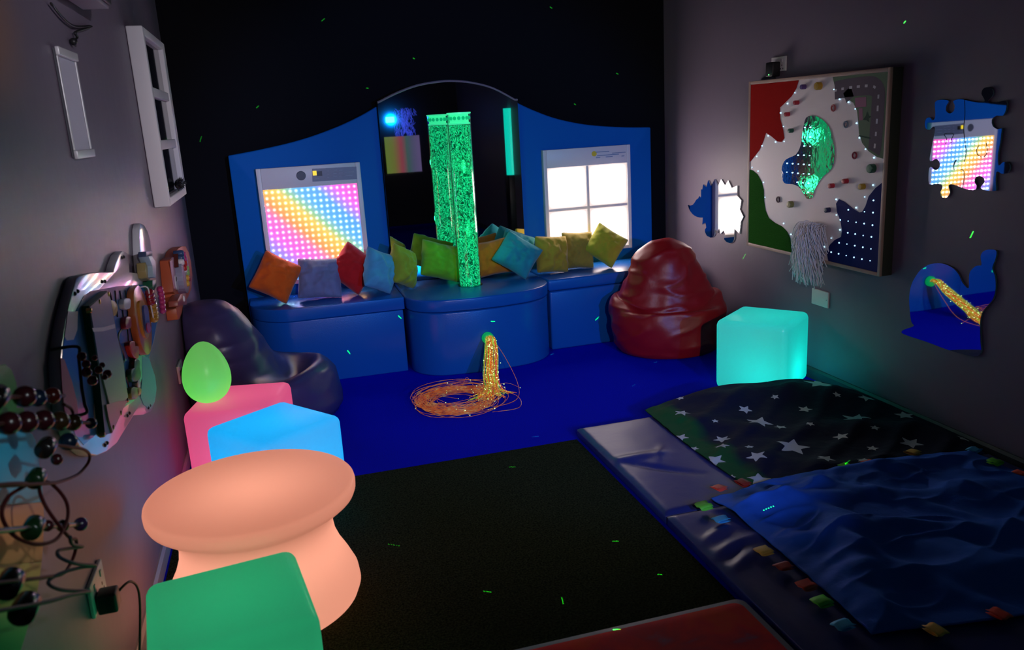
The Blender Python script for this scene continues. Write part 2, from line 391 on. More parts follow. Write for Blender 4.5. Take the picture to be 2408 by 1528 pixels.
# ================================================================== padded bench, three modules
ZL0, ZT = 0.395, 0.47
def bench(label, outline, rootloc, n_small=0.008):
    t = thing('padded_bench', label, 'bench', rootloc, 0, 'padded bench modules along the back wall')
    cx = sum(p[0] for p in outline)/len(outline); cy = sum(p[1] for p in outline)/len(outline)
    small = [(cx+(x-cx)*(1-n_small*2), cy+(y-cy)*(1-n_small*2)) for x, y in outline]
    obj('base', prism(B(), small, 0, ZL0-0.004, 'Z'), M['vinyl_blue'], t, bevel=0.012, segs=3)
    obj('lid', prism(B(), outline, ZL0, ZT, 'Z'), M['vinyl_blue'], t, bevel=0.014, segs=3)
    return t
def arc(cx, cy, rx, ry, a0, a1, n): return [(cx+rx*math.cos(math.radians(a0+(a1-a0)*i/n)), cy+ry*math.sin(math.radians(a0+(a1-a0)*i/n))) for i in range(n+1)]
oL = [(0.668, 5.42), (-0.245, 5.42)] + arc(-0.245+0.26, 4.935+0.30, 0.26, 0.30, 180, 268, 10) + [(0.668, 4.925)]
bench('blue padded bench with rounded outer end, in front of the rainbow LED panel', oL, (0.2, 5.2, 0))
oC = [(1.598, 5.42), (0.676, 5.42), (0.676, 5.0)] + arc(0.676+0.25, 4.70+0.24, 0.25, 0.24, 180, 262, 9) + [(1.05, 4.685), (1.22, 4.685)] + arc(1.598-0.30, 4.70+0.28, 0.30, 0.28, 274, 358, 10)
bench('middle blue padded bench with the bulging curved front under the bubble tube', oC, (1.13, 5.1, 0))
oR = [(2.66, 5.42), (1.606, 5.42), (1.606, 4.945), (2.66, 4.965)]
bench('straight blue padded bench in front of the white light panel', oR, (2.13, 5.2, 0))

# ================================================================== backdrop wings with light panels
YW = 5.45
wl = [(-0.2627,1.3668),(-0.0987,1.387),(0.1105,1.4206),(0.2712,1.4578),(0.4353,1.5085),(0.5748,1.5639),(0.6768,1.6138)]
wl = smooth_path([(p[0], p[1], 0) for p in wl], 4); wl = [(v.x, v.y) for v in wl]
xlr = wl[-1][0]
tag(obj('backdrop_wing', prism(B(), [(wl[0][0], 0.01)]+wl+[(xlr, 0.01)], YW, YB-0.005, 'Y'), M['backdrop'], bevel=0.008), 'blue padded backdrop wing with swooping top, holding the rainbow LED panel', 'backdrop', 'backdrop wings')
wr = [(1.6045,1.5946),(1.709,1.5425),(1.8572,1.4818),(2.009,1.4397),(2.1639,1.4111),(2.3856,1.3871),(2.5798,1.3761)]
wr = smooth_path([(p[0], p[1], 0) for p in wr], 4); wr = [(v.x, v.y) for v in wr]
xrl = wr[0][0]
tag(obj('backdrop_wing', prism(B(), [(xrl, 0.01)]+wr+[(wr[-1][0], 0.01)], YW, YB-0.005, 'Y'), M['backdrop'], bevel=0.008), 'blue padded backdrop wing with swooping top, holding the white four-pane panel', 'backdrop', 'backdrop wings')

# arched mirror
ma = [(0.6816,1.6307),(0.797,1.6799),(0.9372,1.7231),(1.0767,1.7406),(1.1745,1.7417),(1.3005,1.7257),(1.4409,1.6848),(1.5846,1.6052)]
ma = [(v.x, v.y) for v in smooth_path([(p[0], p[1], 0) for p in ma], 4)]
ml, mr_ = xlr+0.002, xrl-0.002
ma = [(ml, ma[0][1])]+[p for p in ma if ml+0.01 < p[0] < mr_-0.01]+[(mr_, ma[-1][1])]
t = thing('arched_mirror', 'tall arch-topped mirror between the two blue backdrop wings behind the bubble tube', 'mirror', ((ml+mr_)/2, 5.475, 0.47))
obj('mirror_glass', prism(B(), [(ml, 0.472)]+ma+[(mr_, 0.472)], 5.412, 5.419, 'Y'), M['mirror'], t)
obj('backing_board', prism(B(), [(ml, 0.473)]+[(x, z+0.012) for x, z in ma]+[(mr_, 0.473)], 5.420, 5.55, 'Y'), M['black'], t)
obj('arch_rim', tube(B(), [(x, 5.410, z+0.004) for x, z in ma], 0.006, 8), mat('mirror_rim', (0.25, 0.18, 0.22), 0.4), t)

# rainbow LED wall panel
def panel_frame(bm, x0, x1, z0, z1, ix0, ix1, iz0, iz1, yf, yb):
    box(bm, x0, ix0, yf, yb, z0, z1); box(bm, ix1, x1, yf, yb, z0, z1)
    box(bm, ix0, ix1, yf, yb, iz1, z1); box(bm, ix0, ix1, yf, yb, z0, iz0); return bm
px0, px1 = -0.111, 0.530; pz1 = 1.276; pz0 = 0.535
ix0, ix1 = -0.083, 0.499; iz1 = 1.145; iz0 = 0.563
t = thing('led_wall_panel', 'square wall panel with a rainbow grid of glowing LED dots on the left wing', 'light panel', (px0, 5.45, pz0))
obj('frame', panel_frame(B(), px0, px1, pz0, pz1, ix0, ix1, iz0, iz1, 5.402, 5.449), M['greyframe'], t, bevel=0.003)
scr = obj('led_screen', box(B(), 0, ix1-ix0, -0.006, 0.006, 0, iz1-iz0), led_panel_mat(ix1-ix0, iz1-iz0), t, world=False, label='screen of glowing rainbow coloured diodes')
scr.location = (ix0-px0, -0.036, iz0-pz0)
sp = [(0.158,1.217),(0.1891,1.2147)]
obj('speaker_grille', lathe(B(), [(0, -0.004), (0.026, -0.004), (0.029, 0.0), (0.029, 0.004), (0, 0.004)], 28, (sp[0][0], 5.401, sp[0][1]), 'Y'), M['darkgrey'], t)
cp = [(0.2299,1.2547),(0.5052,1.2489),(0.5027,1.1706),(0.2236,1.175)]
obj('control_label', prism(B(), cp, 5.398, 5.4035, 'Y'), mat('label_grey', (0.20, 0.20, 0.25), 0.4), t)
dsp = [(0.2569,1.2365),(0.2885,1.2369),(0.2879,1.2078),(0.2536,1.2077)]
obj('display', prism(B(), dsp, 5.3955, 5.399, 'Y'), M['black'], t)
ys = [(0.2311,1.241),(0.2547,1.2407),(0.2542,1.2129),(0.2306,1.2133)]
obj('display_symbol', prism(B(), ys, 5.3955, 5.399, 'Y'), mat('lit_yellow', (0.6, 0.45, 0.02), 0.4, emit=(1.0, 0.72, 0.02), es=0.9), t)
bm = B()
for row in ([(772,400,3),(772,407,3),(772,415,3),(785,400,9),(785,407,7),(785,414,9),(800,400,5),(800,407,8),(800,414,6),(810,404,26),(812,412,22),(746,397,20),(739,421,12)]):
    pass
tx = [(0.3225,1.2345),(0.3202,1.2135),(0.3182,1.195),(0.3599,1.2372),(0.3576,1.2161),(0.3556,1.1976),(0.3942,1.2348),(0.3922,1.2163),(0.3903,1.1977),(0.4272,1.2191),(0.4303,1.1975),(0.2611,1.2508),(0.2359,1.1904)]
for (x, z), wd in zip(tx, (0.008, 0.008, 0.008, 0.024, 0.02, 0.024, 0.022, 0.024, 0.018, 0.06, 0.045, 0.05, 0.03)):
    box(bm, x, x+wd, 5.3962, 5.399, z-0.0015, z+0.0015)
obj('label_print', bm, mat('print_pale', (0.34, 0.34, 0.42), 0.5), t)

# white four-pane light panel
x0, x1 = 1.760, 2.400; z1 = 1.269; z0 = 0.545; 
ix0, ix1 = 1.785, 2.374; iz1 = 1.147; iz0 = 0.567
t = thing('white_light_panel', 'square wall panel with four glowing white panes on the right wing', 'light panel', (x0, 5.45, z0))
fm = panel_frame(B(), x0, x1, z0, z1, ix0, ix1, iz0, iz1, 5.402, 5.449)
xm = (ix0+ix1)/2; zm = (iz0+iz1)/2; zm = 0.858; iz0_ = zm-(iz1-zm); 
box(fm, xm-0.009, xm+0.009, 5.410, 5.445, iz0, iz1); box(fm, ix0, ix1, 5.4105, 5.445, zm-0.009, zm+0.009)
obj('frame', fm, M['greyframe'], t, bevel=0.002)
PM = pane_mat(15.0)
for (a, b_) in ((ix0, xm-0.009), (xm+0.009, ix1)):
    for (c, d) in ((iz0, zm-0.009), (zm+0.009, iz1)):
        obj('light_pane', box(B(), a, b_, 5.414, 5.44, c, d), PM, t)
sb = [(2.1292,1.2233)][0]
obj('sun_logo', lathe(B(), [(0, -0.003), (0.018, -0.003), (0.018, 0.004), (0, 0.004)], 24, (sb[0], 5.401, sb[1]), 'Y'), mat('logo_yellow', (0.75, 0.55, 0.03), 0.5), t)
bm = B()
tx = [(2.1401,1.2326),(2.1519,1.2088),(2.142,1.195),(2.2146,1.196),(2.2628,1.2188),(2.3322,1.194)]
for (x, z), wd in zip(tx, (0.10, 0.16, 0.03, 0.05, 0.10, 0.02)): box(bm, x, x+wd, 5.3975, 5.403, z-0.0025, z+0.0025)
obj('label_print', bm, mat('print_blue', (0.22, 0.28, 0.42), 0.5), t)

# ================================================================== bubble tube
TX, TY = 1.122, 5.07
t = thing('bubble_tube', 'tall clear tube of green glowing bubbling water standing on the middle bench', 'bubble tube', (TX, TY, ZT))
ztop = 1.545
obj('water_column', lathe(B(), [(0, ZT+0.004), (0.066, ZT+0.004), (0.066, ztop-0.075), (0, ztop-0.075)], 64, (TX, TY, 0)), bubble_mat('bubbling_water', (0.01, 0.95, 0.32), (0.0, 0.055, 0.02), 1.05, 42), t, smooth=False, label='green glowing water full of bubbles')
clear = mat('clear_acrylic', (0.95, 1.0, 0.97), 0.03, trans=1.0, ior=1.12)
obj('acrylic_wall', lathe(B(), [(0.0690, ZT+0.001), (0.0715, ZT+0.001), (0.0715, ztop-0.005), (0.0690, ztop-0.005), (0.0690, ZT+0.001)], 64, (TX, TY, 0)), clear, t, smooth=False)
capm = mat('lit_cap', (0.3, 0.9, 0.5), 0.3, emit=(0.03, 0.95, 0.38), es=0.72)
obj('top_cap', lathe(B(), [(0, ztop-0.072), (0.0665, ztop-0.072), (0.0665, ztop-0.062), (0.058, ztop-0.058), (0.058, ztop-0.012), (0.0735, ztop-0.008), (0.0735, ztop), (0, ztop)], 56, (TX, TY, 0)), capm, t)
bm = B()
for k in range(14):
    a = 2*PI*k/14; ball(bm, (TX+0.060*math.cos(a), TY+0.060*math.sin(a), ztop-0.034), 0.011, 10, (1, 1, 1.1))
obj('cap_holes', bm, mat('cap_hole', (0.02, 0.3, 0.12), 0.4, emit=(0.0, 0.50, 0.20), es=0.75), t, smooth=True)
obj('base_ring', lathe(B(), [(0.068, ZT), (0.078, ZT), (0.076, ZT+0.008), (0.068, ZT+0.008), (0.068, ZT)], 56, (TX, TY, 0)), clear, t)
lamp('bubble_tube_light', 'POINT', (0, -0.14, 0.35), 0.7, (0.03, 1.0, 0.35), 0.05, parent=t)
lamp('bubble_tube_light', 'POINT', (0, -0.14, 0.75), 0.9, (0.03, 1.0, 0.35), 0.05, parent=t)

# ================================================================== scatter cushions
def cushion_mesh(wd, ht, th, seed, n=26):
    bm = B(); V = {}
    for side in (1, -1):
        for i in range(n+1):
            for j in range(n+1):
                u = 2*i/n-1; v = 2*j/n-1
                if side == -1 and (i in (0, n) or j in (0, n)): V[side, i, j] = V[1, i, j]; continue
                f = max(0.0, (1-abs(u)**2.4)*(1-abs(v)**2.4))**0.52
                pinch = 1-0.055*(1-abs(v)**1.5)*abs(u)**3; pinch2 = 1-0.06*(1-abs(u)**1.5)*abs(v)**3
                cr_ = 1-0.035*(abs(u)*abs(v))**8; x = u*wd/2*pinch*cr_; z = v*ht/2*pinch2*cr_
                wr = 0.020*noise.noise(Vector((u*2.4+seed, v*2.4, side*3.0)))+0.012*noise.noise(Vector((u*5+seed, v*5+1, side)))
                rad = math.hypot(u, v); ang = math.atan2(v, u)
                wr += 0.006*math.sin(ang*9+seed)*max(0, rad-0.55)
                y = -side*(th/2*f+wr*f**0.6)
                V[side, i, j] = bm.verts.new((x, y, z-0.02*f*(1 if v > 0 else 0)*v))
        for i in range(n):
            for j in range(n):
                q = [V[side, i, j], V[side, i+1, j], V[side, i+1, j+1], V[side, i, j+1]]
                try: bm.faces.new(q if side == 1 else q[::-1])
                except ValueError: pass
    return bm
def cushion(label, col, c, size, yaw, roll, lean, seed, col2=None, th=0.13):
    """c = centre, roll = turn in its own plane, lean = tilt backwards (degrees)"""
    bm = cushion_mesh(size[0]*1.06, size[1]*1.06, th, seed)
    R = Matrix.Rotation(math.radians(yaw), 4, 'Z') @ Matrix.Rotation(math.radians(-lean), 4, 'X') @ Matrix.Rotation(math.radians(roll), 4, 'Y')
    bm.transform(R); zmin = min(v.co.z for v in bm.verts)
    z = c[2]
    if z is None: z = ZT-zmin+0.002
    o = obj('cushion', bm, cloth('cushion_cloth', col, col2), smooth=True); o.location = (c[0], c[1], z)
    return tag(o, label, 'cushion', 'scatter cushions on the padded bench')
CU = [
 ('bright orange cushion tilted on its corner at the outer end, below the rainbow panel', (0.90, 0.13, 0.012), [(-0.0663,0.6239)], 5.16, (0.235, 0.245), 8, 33, 18),
 ('grey-blue square cushion standing upright between the orange and red cushions', (0.26, 0.27, 0.42), [(0.1916,0.5928)], 5.18, (0.255, 0.24), -6, 4, 20),
 ('deep red cushion half hidden behind the light blue cushion', (0.75, 0.02, 0.02), [(0.4037,0.594)], 5.20, (0.24, 0.24), -4, 40, 20),
 ('light blue cushion leaning against the red cushion', (0.12, 0.45, 0.62), [(0.5498,0.6081)], 5.07, (0.205, 0.245), 38, 26, 14),
 ('olive yellow-green cushion turned edge-on at the left side of the mirror', (0.40, 0.42, 0.03), [(0.7146,0.6066)], 5.14, (0.20, 0.245), 52, 24, 12),
 ('leaf green cushion propped against the mirror left of the bubble tube', (0.20, 0.48, 0.02), [(0.9698,0.6095)], 5.22, (0.27, 0.235), 20, 20, 22),
 ('orange cushion standing right behind the bubble tube', (0.85, 0.22, 0.015), [(1.325,0.5802)], 5.27, (0.235, 0.225), -12, -8, 16),
 ('teal cushion on its corner in front of the right edge of the mirror', (0.03, 0.34, 0.36), [(1.4604,0.6086)], 5.12, (0.25, 0.225), -8, 36, 24),
 ('second teal cushion, mostly hidden behind the front teal cushion', (0.03, 0.30, 0.32), [(1.5081,0.62)], 5.31, (0.22, 0.24), 8, 24, 14),
 ('mustard cushion left of the other two below the white panel', (0.55, 0.36, 0.03), [(1.7097,0.6209)], 5.16, (0.22, 0.235), 8, 6, 16),
 ('olive brown cushion in the middle of the three below the white panel', (0.42, 0.30, 0.04), [(1.9196,0.6112)], 5.23, (0.205, 0.24), -6, 3, 16),
 ('yellow-green cushion on its corner, rightmost below the white panel', (0.48, 0.46, 0.03), [(2.0963,0.6065)], 5.16, (0.225, 0.22), -10, 36, 18),
]
for k, (lab, col, c, cy_, sz, yaw, roll, lean) in enumerate(CU):
    cushion(lab, col, (c[0][0], cy_, None), sz, yaw, roll, lean, 3.7*k+1.3, tuple(0.8*a for a in col), 0.15)

# ================================================================== fibre-optic strands
t = thing('fibre_optic_strands', 'glowing orange and green fibre-optic strands hanging from the bench and coiled on the carpet', 'fibre optic light', (1.12, 4.66, 0.0))
def fibre_mat(name, stops, es, scale=90):
    m = bpy.data.materials.new(name); m.use_nodes = True; nt = m.node_tree; N = nt.nodes; L = nt.links
    b = N['Principled BSDF']; tc = N.new('ShaderNodeTexCoord'); n1 = N.new('ShaderNodeTexNoise'); n1.inputs['Scale'].default_value = scale; n1.inputs['Detail'].default_value = 3
    L.new(tc.outputs['Object'], n1.inputs[0]); r = ramp(N, stops); L.new(n1.outputs['Fac'], r.inputs[0])
    b.inputs['Base Color'].default_value = (0.30, 0.12, 0.06, 1); b.inputs['Roughness'].default_value = 0.2
    L.new(r.outputs[0], b.inputs['Emission Color']); b.inputs['Emission Strength'].default_value = es; return m
F_HANG = fibre_mat('fibre_bright', [(0.32, (0.9, 0.10, 0.0)), (0.44, (1.0, 0.30, 0.0)), (0.52, (0.75, 0.75, 0.02)), (0.60, (0.25, 0.85, 0.05)), (0.70, (1.0, 1.0, 0.5))], 0.75)
F_COIL = fibre_mat('fibre_dim', [(0.35, (0.25, 0.02, 0.01)), (0.5, (0.75, 0.14, 0.02)), (0.6, (0.55, 0.22, 0.05)), (0.72, (0.9, 0.6, 0.25))], 0.34, 30)
P0 = Vector((1.118, 4.668, 0.215))
obj('port', lathe(B(), [(0, -0.02), (0.030, -0.02), (0.036, -0.010), (0.036, 0.012), (0, 0.012)], 28, tuple(P0), 'Y'), mat('port_green', (0.02, 0.3, 0.08), 0.4, emit=(0.0, 0.45, 0.10), es=0.55), t, label='round green glowing outlet')
BM = [B(), B(), B()]; tips = []
for k in range(80):
    bm = BM[k % 3]
    a = random.uniform(0, 2*PI); rr = math.sqrt(random.random())
    ox, oy = rr*math.cos(a), rr*math.sin(a)
    end = Vector((1.035+0.05*ox+random.gauss(0, 0.012), 4.30+0.05*oy, 0.014))
    path = [P0+Vector((0.022*ox, 0.0, 0.018*oy)), P0+Vector((0.030*ox, -0.06-0.02*oy, 0.012+0.01*oy)), Vector((1.095+0.045*ox, 4.52+0.03*oy, 0.16)), Vector((1.055+0.048*ox, 4.40+0.04*oy, 0.075)), end, end+Vector((-0.03+0.09*ox, -0.10+0.02*oy, -0.006+0.01*random.random()))]
    tube(bm, smooth_path(path, 5), 0.0016, 4)
    for _ in range(2):
        q = path[random.randint(1, 4)].lerp(path[random.randint(1, 4)], random.random()*0.5); tips.append(q+Vector((random.gauss(0, 0.008), -0.01, random.gauss(0, 0.006))))
for bm, (nm, c0, c1) in zip(BM, (('orange', (1.0, 0.16, 0.0), (0.9, 0.40, 0.0)), ('green', (0.16, 0.75, 0.03), (0.5, 0.8, 0.05)), ('amber', (0.75, 0.05, 0.0), (1.0, 0.30, 0.0)))):
    obj('hanging_strands', bm, fibre_mat('fibre_'+nm, [(0.35, tuple(0.35*a for a in c0)), (0.5, c0), (0.62, c1), (0.7, (1.0, 1.0, 0.5))], 0.6), t, smooth=True, kind='stuff', label='hanging strands glowing '+nm)
bm = B()
cxy = Vector((0.815, 4.225))
for k in range(62):
    a0 = random.uniform(-0.6, 0.5); turn = random.uniform(1.5, 2.3)*PI*random.choice((1, 1, -1)); R = random.gauss(0.200, 0.030); pts = []
    off = Vector((random.gauss(0, 0.014), random.gauss(0, 0.016)))
    st = 26
    zz = random.uniform(0.003, 0.05)
    for i in range(st+1):
        u = i/st; a = a0+turn*u; r = R*(1+0.10*math.sin(3*a+k)*0.6)
        pts.append((cxy.x+off.x+r*math.cos(a)*1.0, cxy.y+off.y+r*0.98*math.sin(a), 0.003+zz*(0.5+0.5*math.sin(a*1.0+k))))
    tube(bm, pts, 0.0013, 4)
    tips.append(Vector(pts[-1]))
for k in range(14):
    a = random.uniform(0, 2*PI); b = a+random.uniform(0.6, 1.8)
    base = Vector((cxy.x+0.20*math.cos(a), cxy.y+0.20*math.sin(a), 0.02)); far = base+Vector((random.uniform(-0.16, 0.22), random.uniform(-0.06, 0.06), 0)); far.z = 0.004
    mid = base.lerp(far, 0.5)+Vector((0, random.uniform(-0.06, 0.05), random.uniform(0.01, 0.05)))
    tube(bm, smooth_path([base, mid, far], 8), 0.0011, 4); tips.append(far)
tube(bm, smooth_path([P0+Vector((0.01, -0.02, 0.02)), (1.17, 4.50, 0.14), (1.19, 4.32, 0.03), (1.13, 4.12, 0.004), (1.0, 4.05, 0.004), (0.9, 4.1, 0.01)], 8), 0.0015, 4)
tube(bm, smooth_path([(1.0, 4.22, 0.05), (1.12, 4.10, 0.03), (1.10, 3.98, 0.004), (0.95, 3.97, 0.004)], 8), 0.0013, 4)
obj('coiled_strands', bm, F_COIL, t, smooth=True, kind='stuff', label='coil lying on the carpet, dim orange red')
bm = B()
for q in tips:
    ball(bm, q, random.uniform(0.0016, 0.0034), 6)
obj('strand_tips', bm, mat('fibre_tip', (0.8, 1.0, 0.5), 0.3, emit=(0.55, 1.0, 0.30), es=1.6), t, kind='stuff')

# ================================================================== glowing furniture
def glow_cube(name, label, cat, centre, side, rot, col, emit, es, watts, rnd=0.032, hot=(0, 0, 0.1)):
    t = thing(name, label, cat, (centre[0], centre[1], centre[2]), math.radians(rot), 'colour-changing glow cubes' if cat == 'glow cube' else None)
    s = side/2
    bm = box(B(), -s, s, -s, s, 0.002, side)
    bmesh.ops.bevel(bm, geom=bm.edges[:], offset=rnd, segments=5, profile=0.5, affect='EDGES')
    obj('shell', bm, glow(name+'_plastic', col, emit, es), t, smooth=True, world=False)
    lamp('cube_lamp', 'POINT', hot, watts, (1, 1, 1), 0.05, parent=t)
    return t
glow_cube('glow_cube', 'turquoise glowing cube seat on the carpet by the right wall, beyond the starry blanket', 'glow cube', (2.443, 3.795, 0), 0.385, 37.6, (0.0, 1.0, 0.82), (0.0, 0.14, 0.13), 1.0, 0.98, hot=(0.0, -0.06, 0.10))
glow_cube('glow_cube', 'pink glowing cube by the left wall with a glowing egg on top', 'glow cube', (-0.268, 3.64, 0), 0.38, -13, (1.0, 0.13, 0.33), (0.24, 0.035, 0.09), 1.0, 0.86, hot=(0, 0, 0.12))
glow_cube('glow_cube', 'sky blue glowing cube between the pink cube and the round table', 'glow cube', (-0.122, 3.205, 0.013), 0.38, 36, (0.0, 0.58, 1.0), (0.0, 0.17, 0.36), 1.0, 1.12, hot=(0, 0, 0.12))
glow_cube('glow_cube', 'green glowing cube nearest the camera in front of the round table', 'glow cube', (-0.235, 1.935, 0.013), 0.38, 8, (0.03, 1.0, 0.36), (0.012, 0.08, 0.055), 1.0, 0.56, hot=(0, 0, 0.12))
# egg lamp
t = thing('egg_lamp', 'green glowing egg-shaped lamp standing on the pink cube', 'lamp', (-0.385, 3.62, 0.38))
prof = []
for i in range(33):
    a = PI*i/32; z = 0.135*(1-math.cos(a)); r = 0.098*math.sin(a)*(1+0.20*math.cos(a)); prof.append((max(r, 0), z))
obj('shell', lathe(B(), [(r, z+0.382) for r, z in prof], 48, (-0.385, 3.62, -0.004)), glow('egg_plastic', (0.20, 1.0, 0.25), (0.07, 0.12, 0.045), 1.0), t, smooth=True)
lamp('egg_bulb', 'POINT', (0, 0, 0.07), 0.18, (0.2, 1.0, 0.2), 0.03, parent=t)
# round hourglass table
t = thing('glow_table', 'round waisted glowing table in warm peach light beside the left wall', 'table', (-0.19, 2.547, 0.012))
R = 0.315; H = 0.40
pr = [(0, 0.002), (R-0.038, 0.002), (R-0.018, 0.010), (R-0.008, 0.035), (R-0.012, 0.07), (R-0.032, 0.115), (R-0.056, 0.16), (R-0.072, 0.205), (R-0.078, 0.25), (R-0.070, 0.285), (R-0.055, 0.314), (R-0.030, 0.333), (R-0.010, 0.344), (R+0.002, 0.354), (R+0.007, 0.366), (R+0.008, 0.384), (R+0.006, 0.393), (R+0.001, 0.3985), (R-0.008, H), (R-0.05, H+0.0005), (0, H)]
obj('shell', lathe(B(), pr, 96, (-0.19, 2.547, 0.010)), glow('table_plastic', (1.0, 0.42, 0.28), (0.20, 0.090, 0.062), 1.0), t, smooth=True)
lamp('table_lamp', 'POINT', (0, 0, 0.13), 2.2, (1.0, 1.0, 1.0), 0.05, parent=t)

# ================================================================== bean bags
def lerp(a, b, t): return a+(b-a)*t
def interp(prof, n):
    d = [0]
    for i in range(1, len(prof)): d.append(d[-1]+math.dist(prof[i], prof[i-1]))
    P = smooth_path([(p[0], p[1], 0) for p in prof], 10); L = [0]
    for i in range(1, len(P)): L.append(L[-1]+(P[i]-P[i-1]).length)
    out = []
    k = 0
    for i in range(n):
        s = L[-1]*i/(n-1)
        while k < len(L)-2 and L[k+1] < s: k += 1
        f = (s-L[k])/max(1e-9, L[k+1]-L[k]); q = P[k].lerp(P[k+1], min(1, max(0, f))); out.append((max(0, q.x), q.y))
    return out
def bean_bag(label, c, face, front, side, back, lean, material, seed, sx=1.0, sy=1.0, wr=0.016, wall=None):
    """front/side/back are (radius, height) profiles from base to crown; face = heading of the seat (deg)"""
    n, m = 96, 110
    pf, ps, pb = interp(front, m), interp(side, m), interp(back, m)
    top = max(p[1] for p in back); bm = B(); rings = []
    for i in range(m):
        row = []
        for k in range(n):
            a = 2*PI*k/n; cf = math.cos(a)
            if cf > 0: w_ = cf**1.3; r = lerp(ps[i][0], pf[i][0], w_); z = lerp(ps[i][1], pf[i][1], w_)
            else: w_ = (-cf)**1.3; r = lerp(ps[i][0], pb[i][0], w_); z = lerp(ps[i][1], pb[i][1], w_)
            x = r*cf*sx; y = r*math.sin(a)*sy
            h = max(0, z)/top; x += lean*h**1.4
            p = Vector((x, y, z)); q = p*5.0+Vector((seed, 0, 0))
            dsp = wr*noise.noise(q)+0.6*wr*noise.noise(q*2.3)
            rg = 1-abs(noise.noise(Vector((q.x*0.9, q.y*0.9, q.z*2.2))))*2; dsp += wr*0.7*max(0, rg)**3
            if z < 0.02: dsp *= 0.1
            d = Vector((cf, math.sin(a), 0.3)); p += d*dsp; p.z = max(0.003, p.z)
            if wall is not None:   # the bag squashes against the wall it leans on
                R2 = Matrix.Rotation(math.radians(face), 3, 'Z'); q2 = R2 @ p
                if q2.x+c[0] < wall: q2.x = wall-c[0]+0.004*noise.noise(Vector((q2.y*9, q2.z*9, 0))); p = R2.inverted() @ q2
            row.append(bm.verts.new(p))
            if (i == 0 or i == m-1): pass
        rings.append(row)
    for i in range(m-1):
        for k in range(n): bm.faces.new((rings[i][k], rings[i][(k+1) % n], rings[i+1][(k+1) % n], rings[i+1][k]))
    bm.faces.new(rings[0][::-1]); bm.faces.new(rings[-1])
    t = thing('bean_bag', label, 'bean bag', c, math.radians(face), 'vinyl bean bags')
    b = obj('body', bm, material, t, smooth=True, world=False)
    return t, rings
fr = [(0.02, 0), (0.30, 0.0), (0.355, 0.02), (0.385, 0.08), (0.405, 0.18), (0.408, 0.27), (0.395, 0.315), (0.365, 0.318), (0.325, 0.285), (0.275, 0.265), (0.235, 0.30), (0.215, 0.40), (0.205, 0.52), (0.19, 0.62), (0.15, 0.70), (0.08, 0.745), (0.02, 0.755)]
sd = [(0.02, 0), (0.32, 0.0), (0.38, 0.02), (0.415, 0.08), (0.43, 0.19), (0.435, 0.30), (0.425, 0.365), (0.395, 0.385), (0.365, 0.375), (0.345, 0.40), (0.30, 0.49), (0.25, 0.58), (0.225, 0.64), (0.18, 0.70), (0.09, 0.745), (0.02, 0.755)]
bk = [(0.02, 0), (0.30, 0.0), (0.36, 0.02), (0.39, 0.08), (0.40, 0.19), (0.385, 0.30), (0.36, 0.38), (0.34, 0.44), (0.31, 0.50), (0.27, 0.57), (0.24, 0.62), (0.20, 0.67), (0.15, 0.71), (0.08, 0.745), (0.02, 0.755)]
bean_bag('dark red vinyl bean bag chair at the end of the bench by the right wall', (2.305, 4.655, 0), -102, [(r*0.92, z*0.93) for r, z in fr], [(r*0.84, z*0.93) for r, z in sd], [(r*0.80, z*0.93) for r, z in bk], -0.07, M['redvinyl'], 3.1, 0.86, 1.0)
fr2 = [(0.02, 0), (0.38, 0.0), (0.44, 0.02), (0.475, 0.08), (0.487, 0.18), (0.475, 0.26), (0.44, 0.292), (0.40, 0.285), (0.33, 0.235), (0.26, 0.205), (0.20, 0.215), (0.165, 0.28), (0.15, 0.40), (0.145, 0.50), (0.12, 0.59), (0.07, 0.64), (0.02, 0.65)]
sd2 = [(0.02, 0), (0.33, 0.0), (0.385, 0.02), (0.41, 0.08), (0.41, 0.17), (0.385, 0.24), (0.35, 0.27), (0.32, 0.29), (0.28, 0.32), (0.24, 0.38), (0.21, 0.46), (0.18, 0.54), (0.13, 0.60), (0.08, 0.64), (0.02, 0.65)]
bk2 = [(0.02, 0), (0.33, 0.0), (0.37, 0.02), (0.39, 0.08), (0.39, 0.19), (0.37, 0.30), (0.345, 0.38), (0.32, 0.44), (0.29, 0.49), (0.26, 0.54), (0.22, 0.58), (0.19, 0.61), (0.14, 0.63), (0.08, 0.645), (0.02, 0.65)]
bean_bag('dark navy vinyl bean bag lounger in the left corner beside the bench', (-0.19, 4.47, 0), -14, [(r*0.89, z) for r, z in fr2], sd2, bk2, -0.24, M['navyvinyl'], 8.4, 1.0, 0.95, 0.009, -0.545)

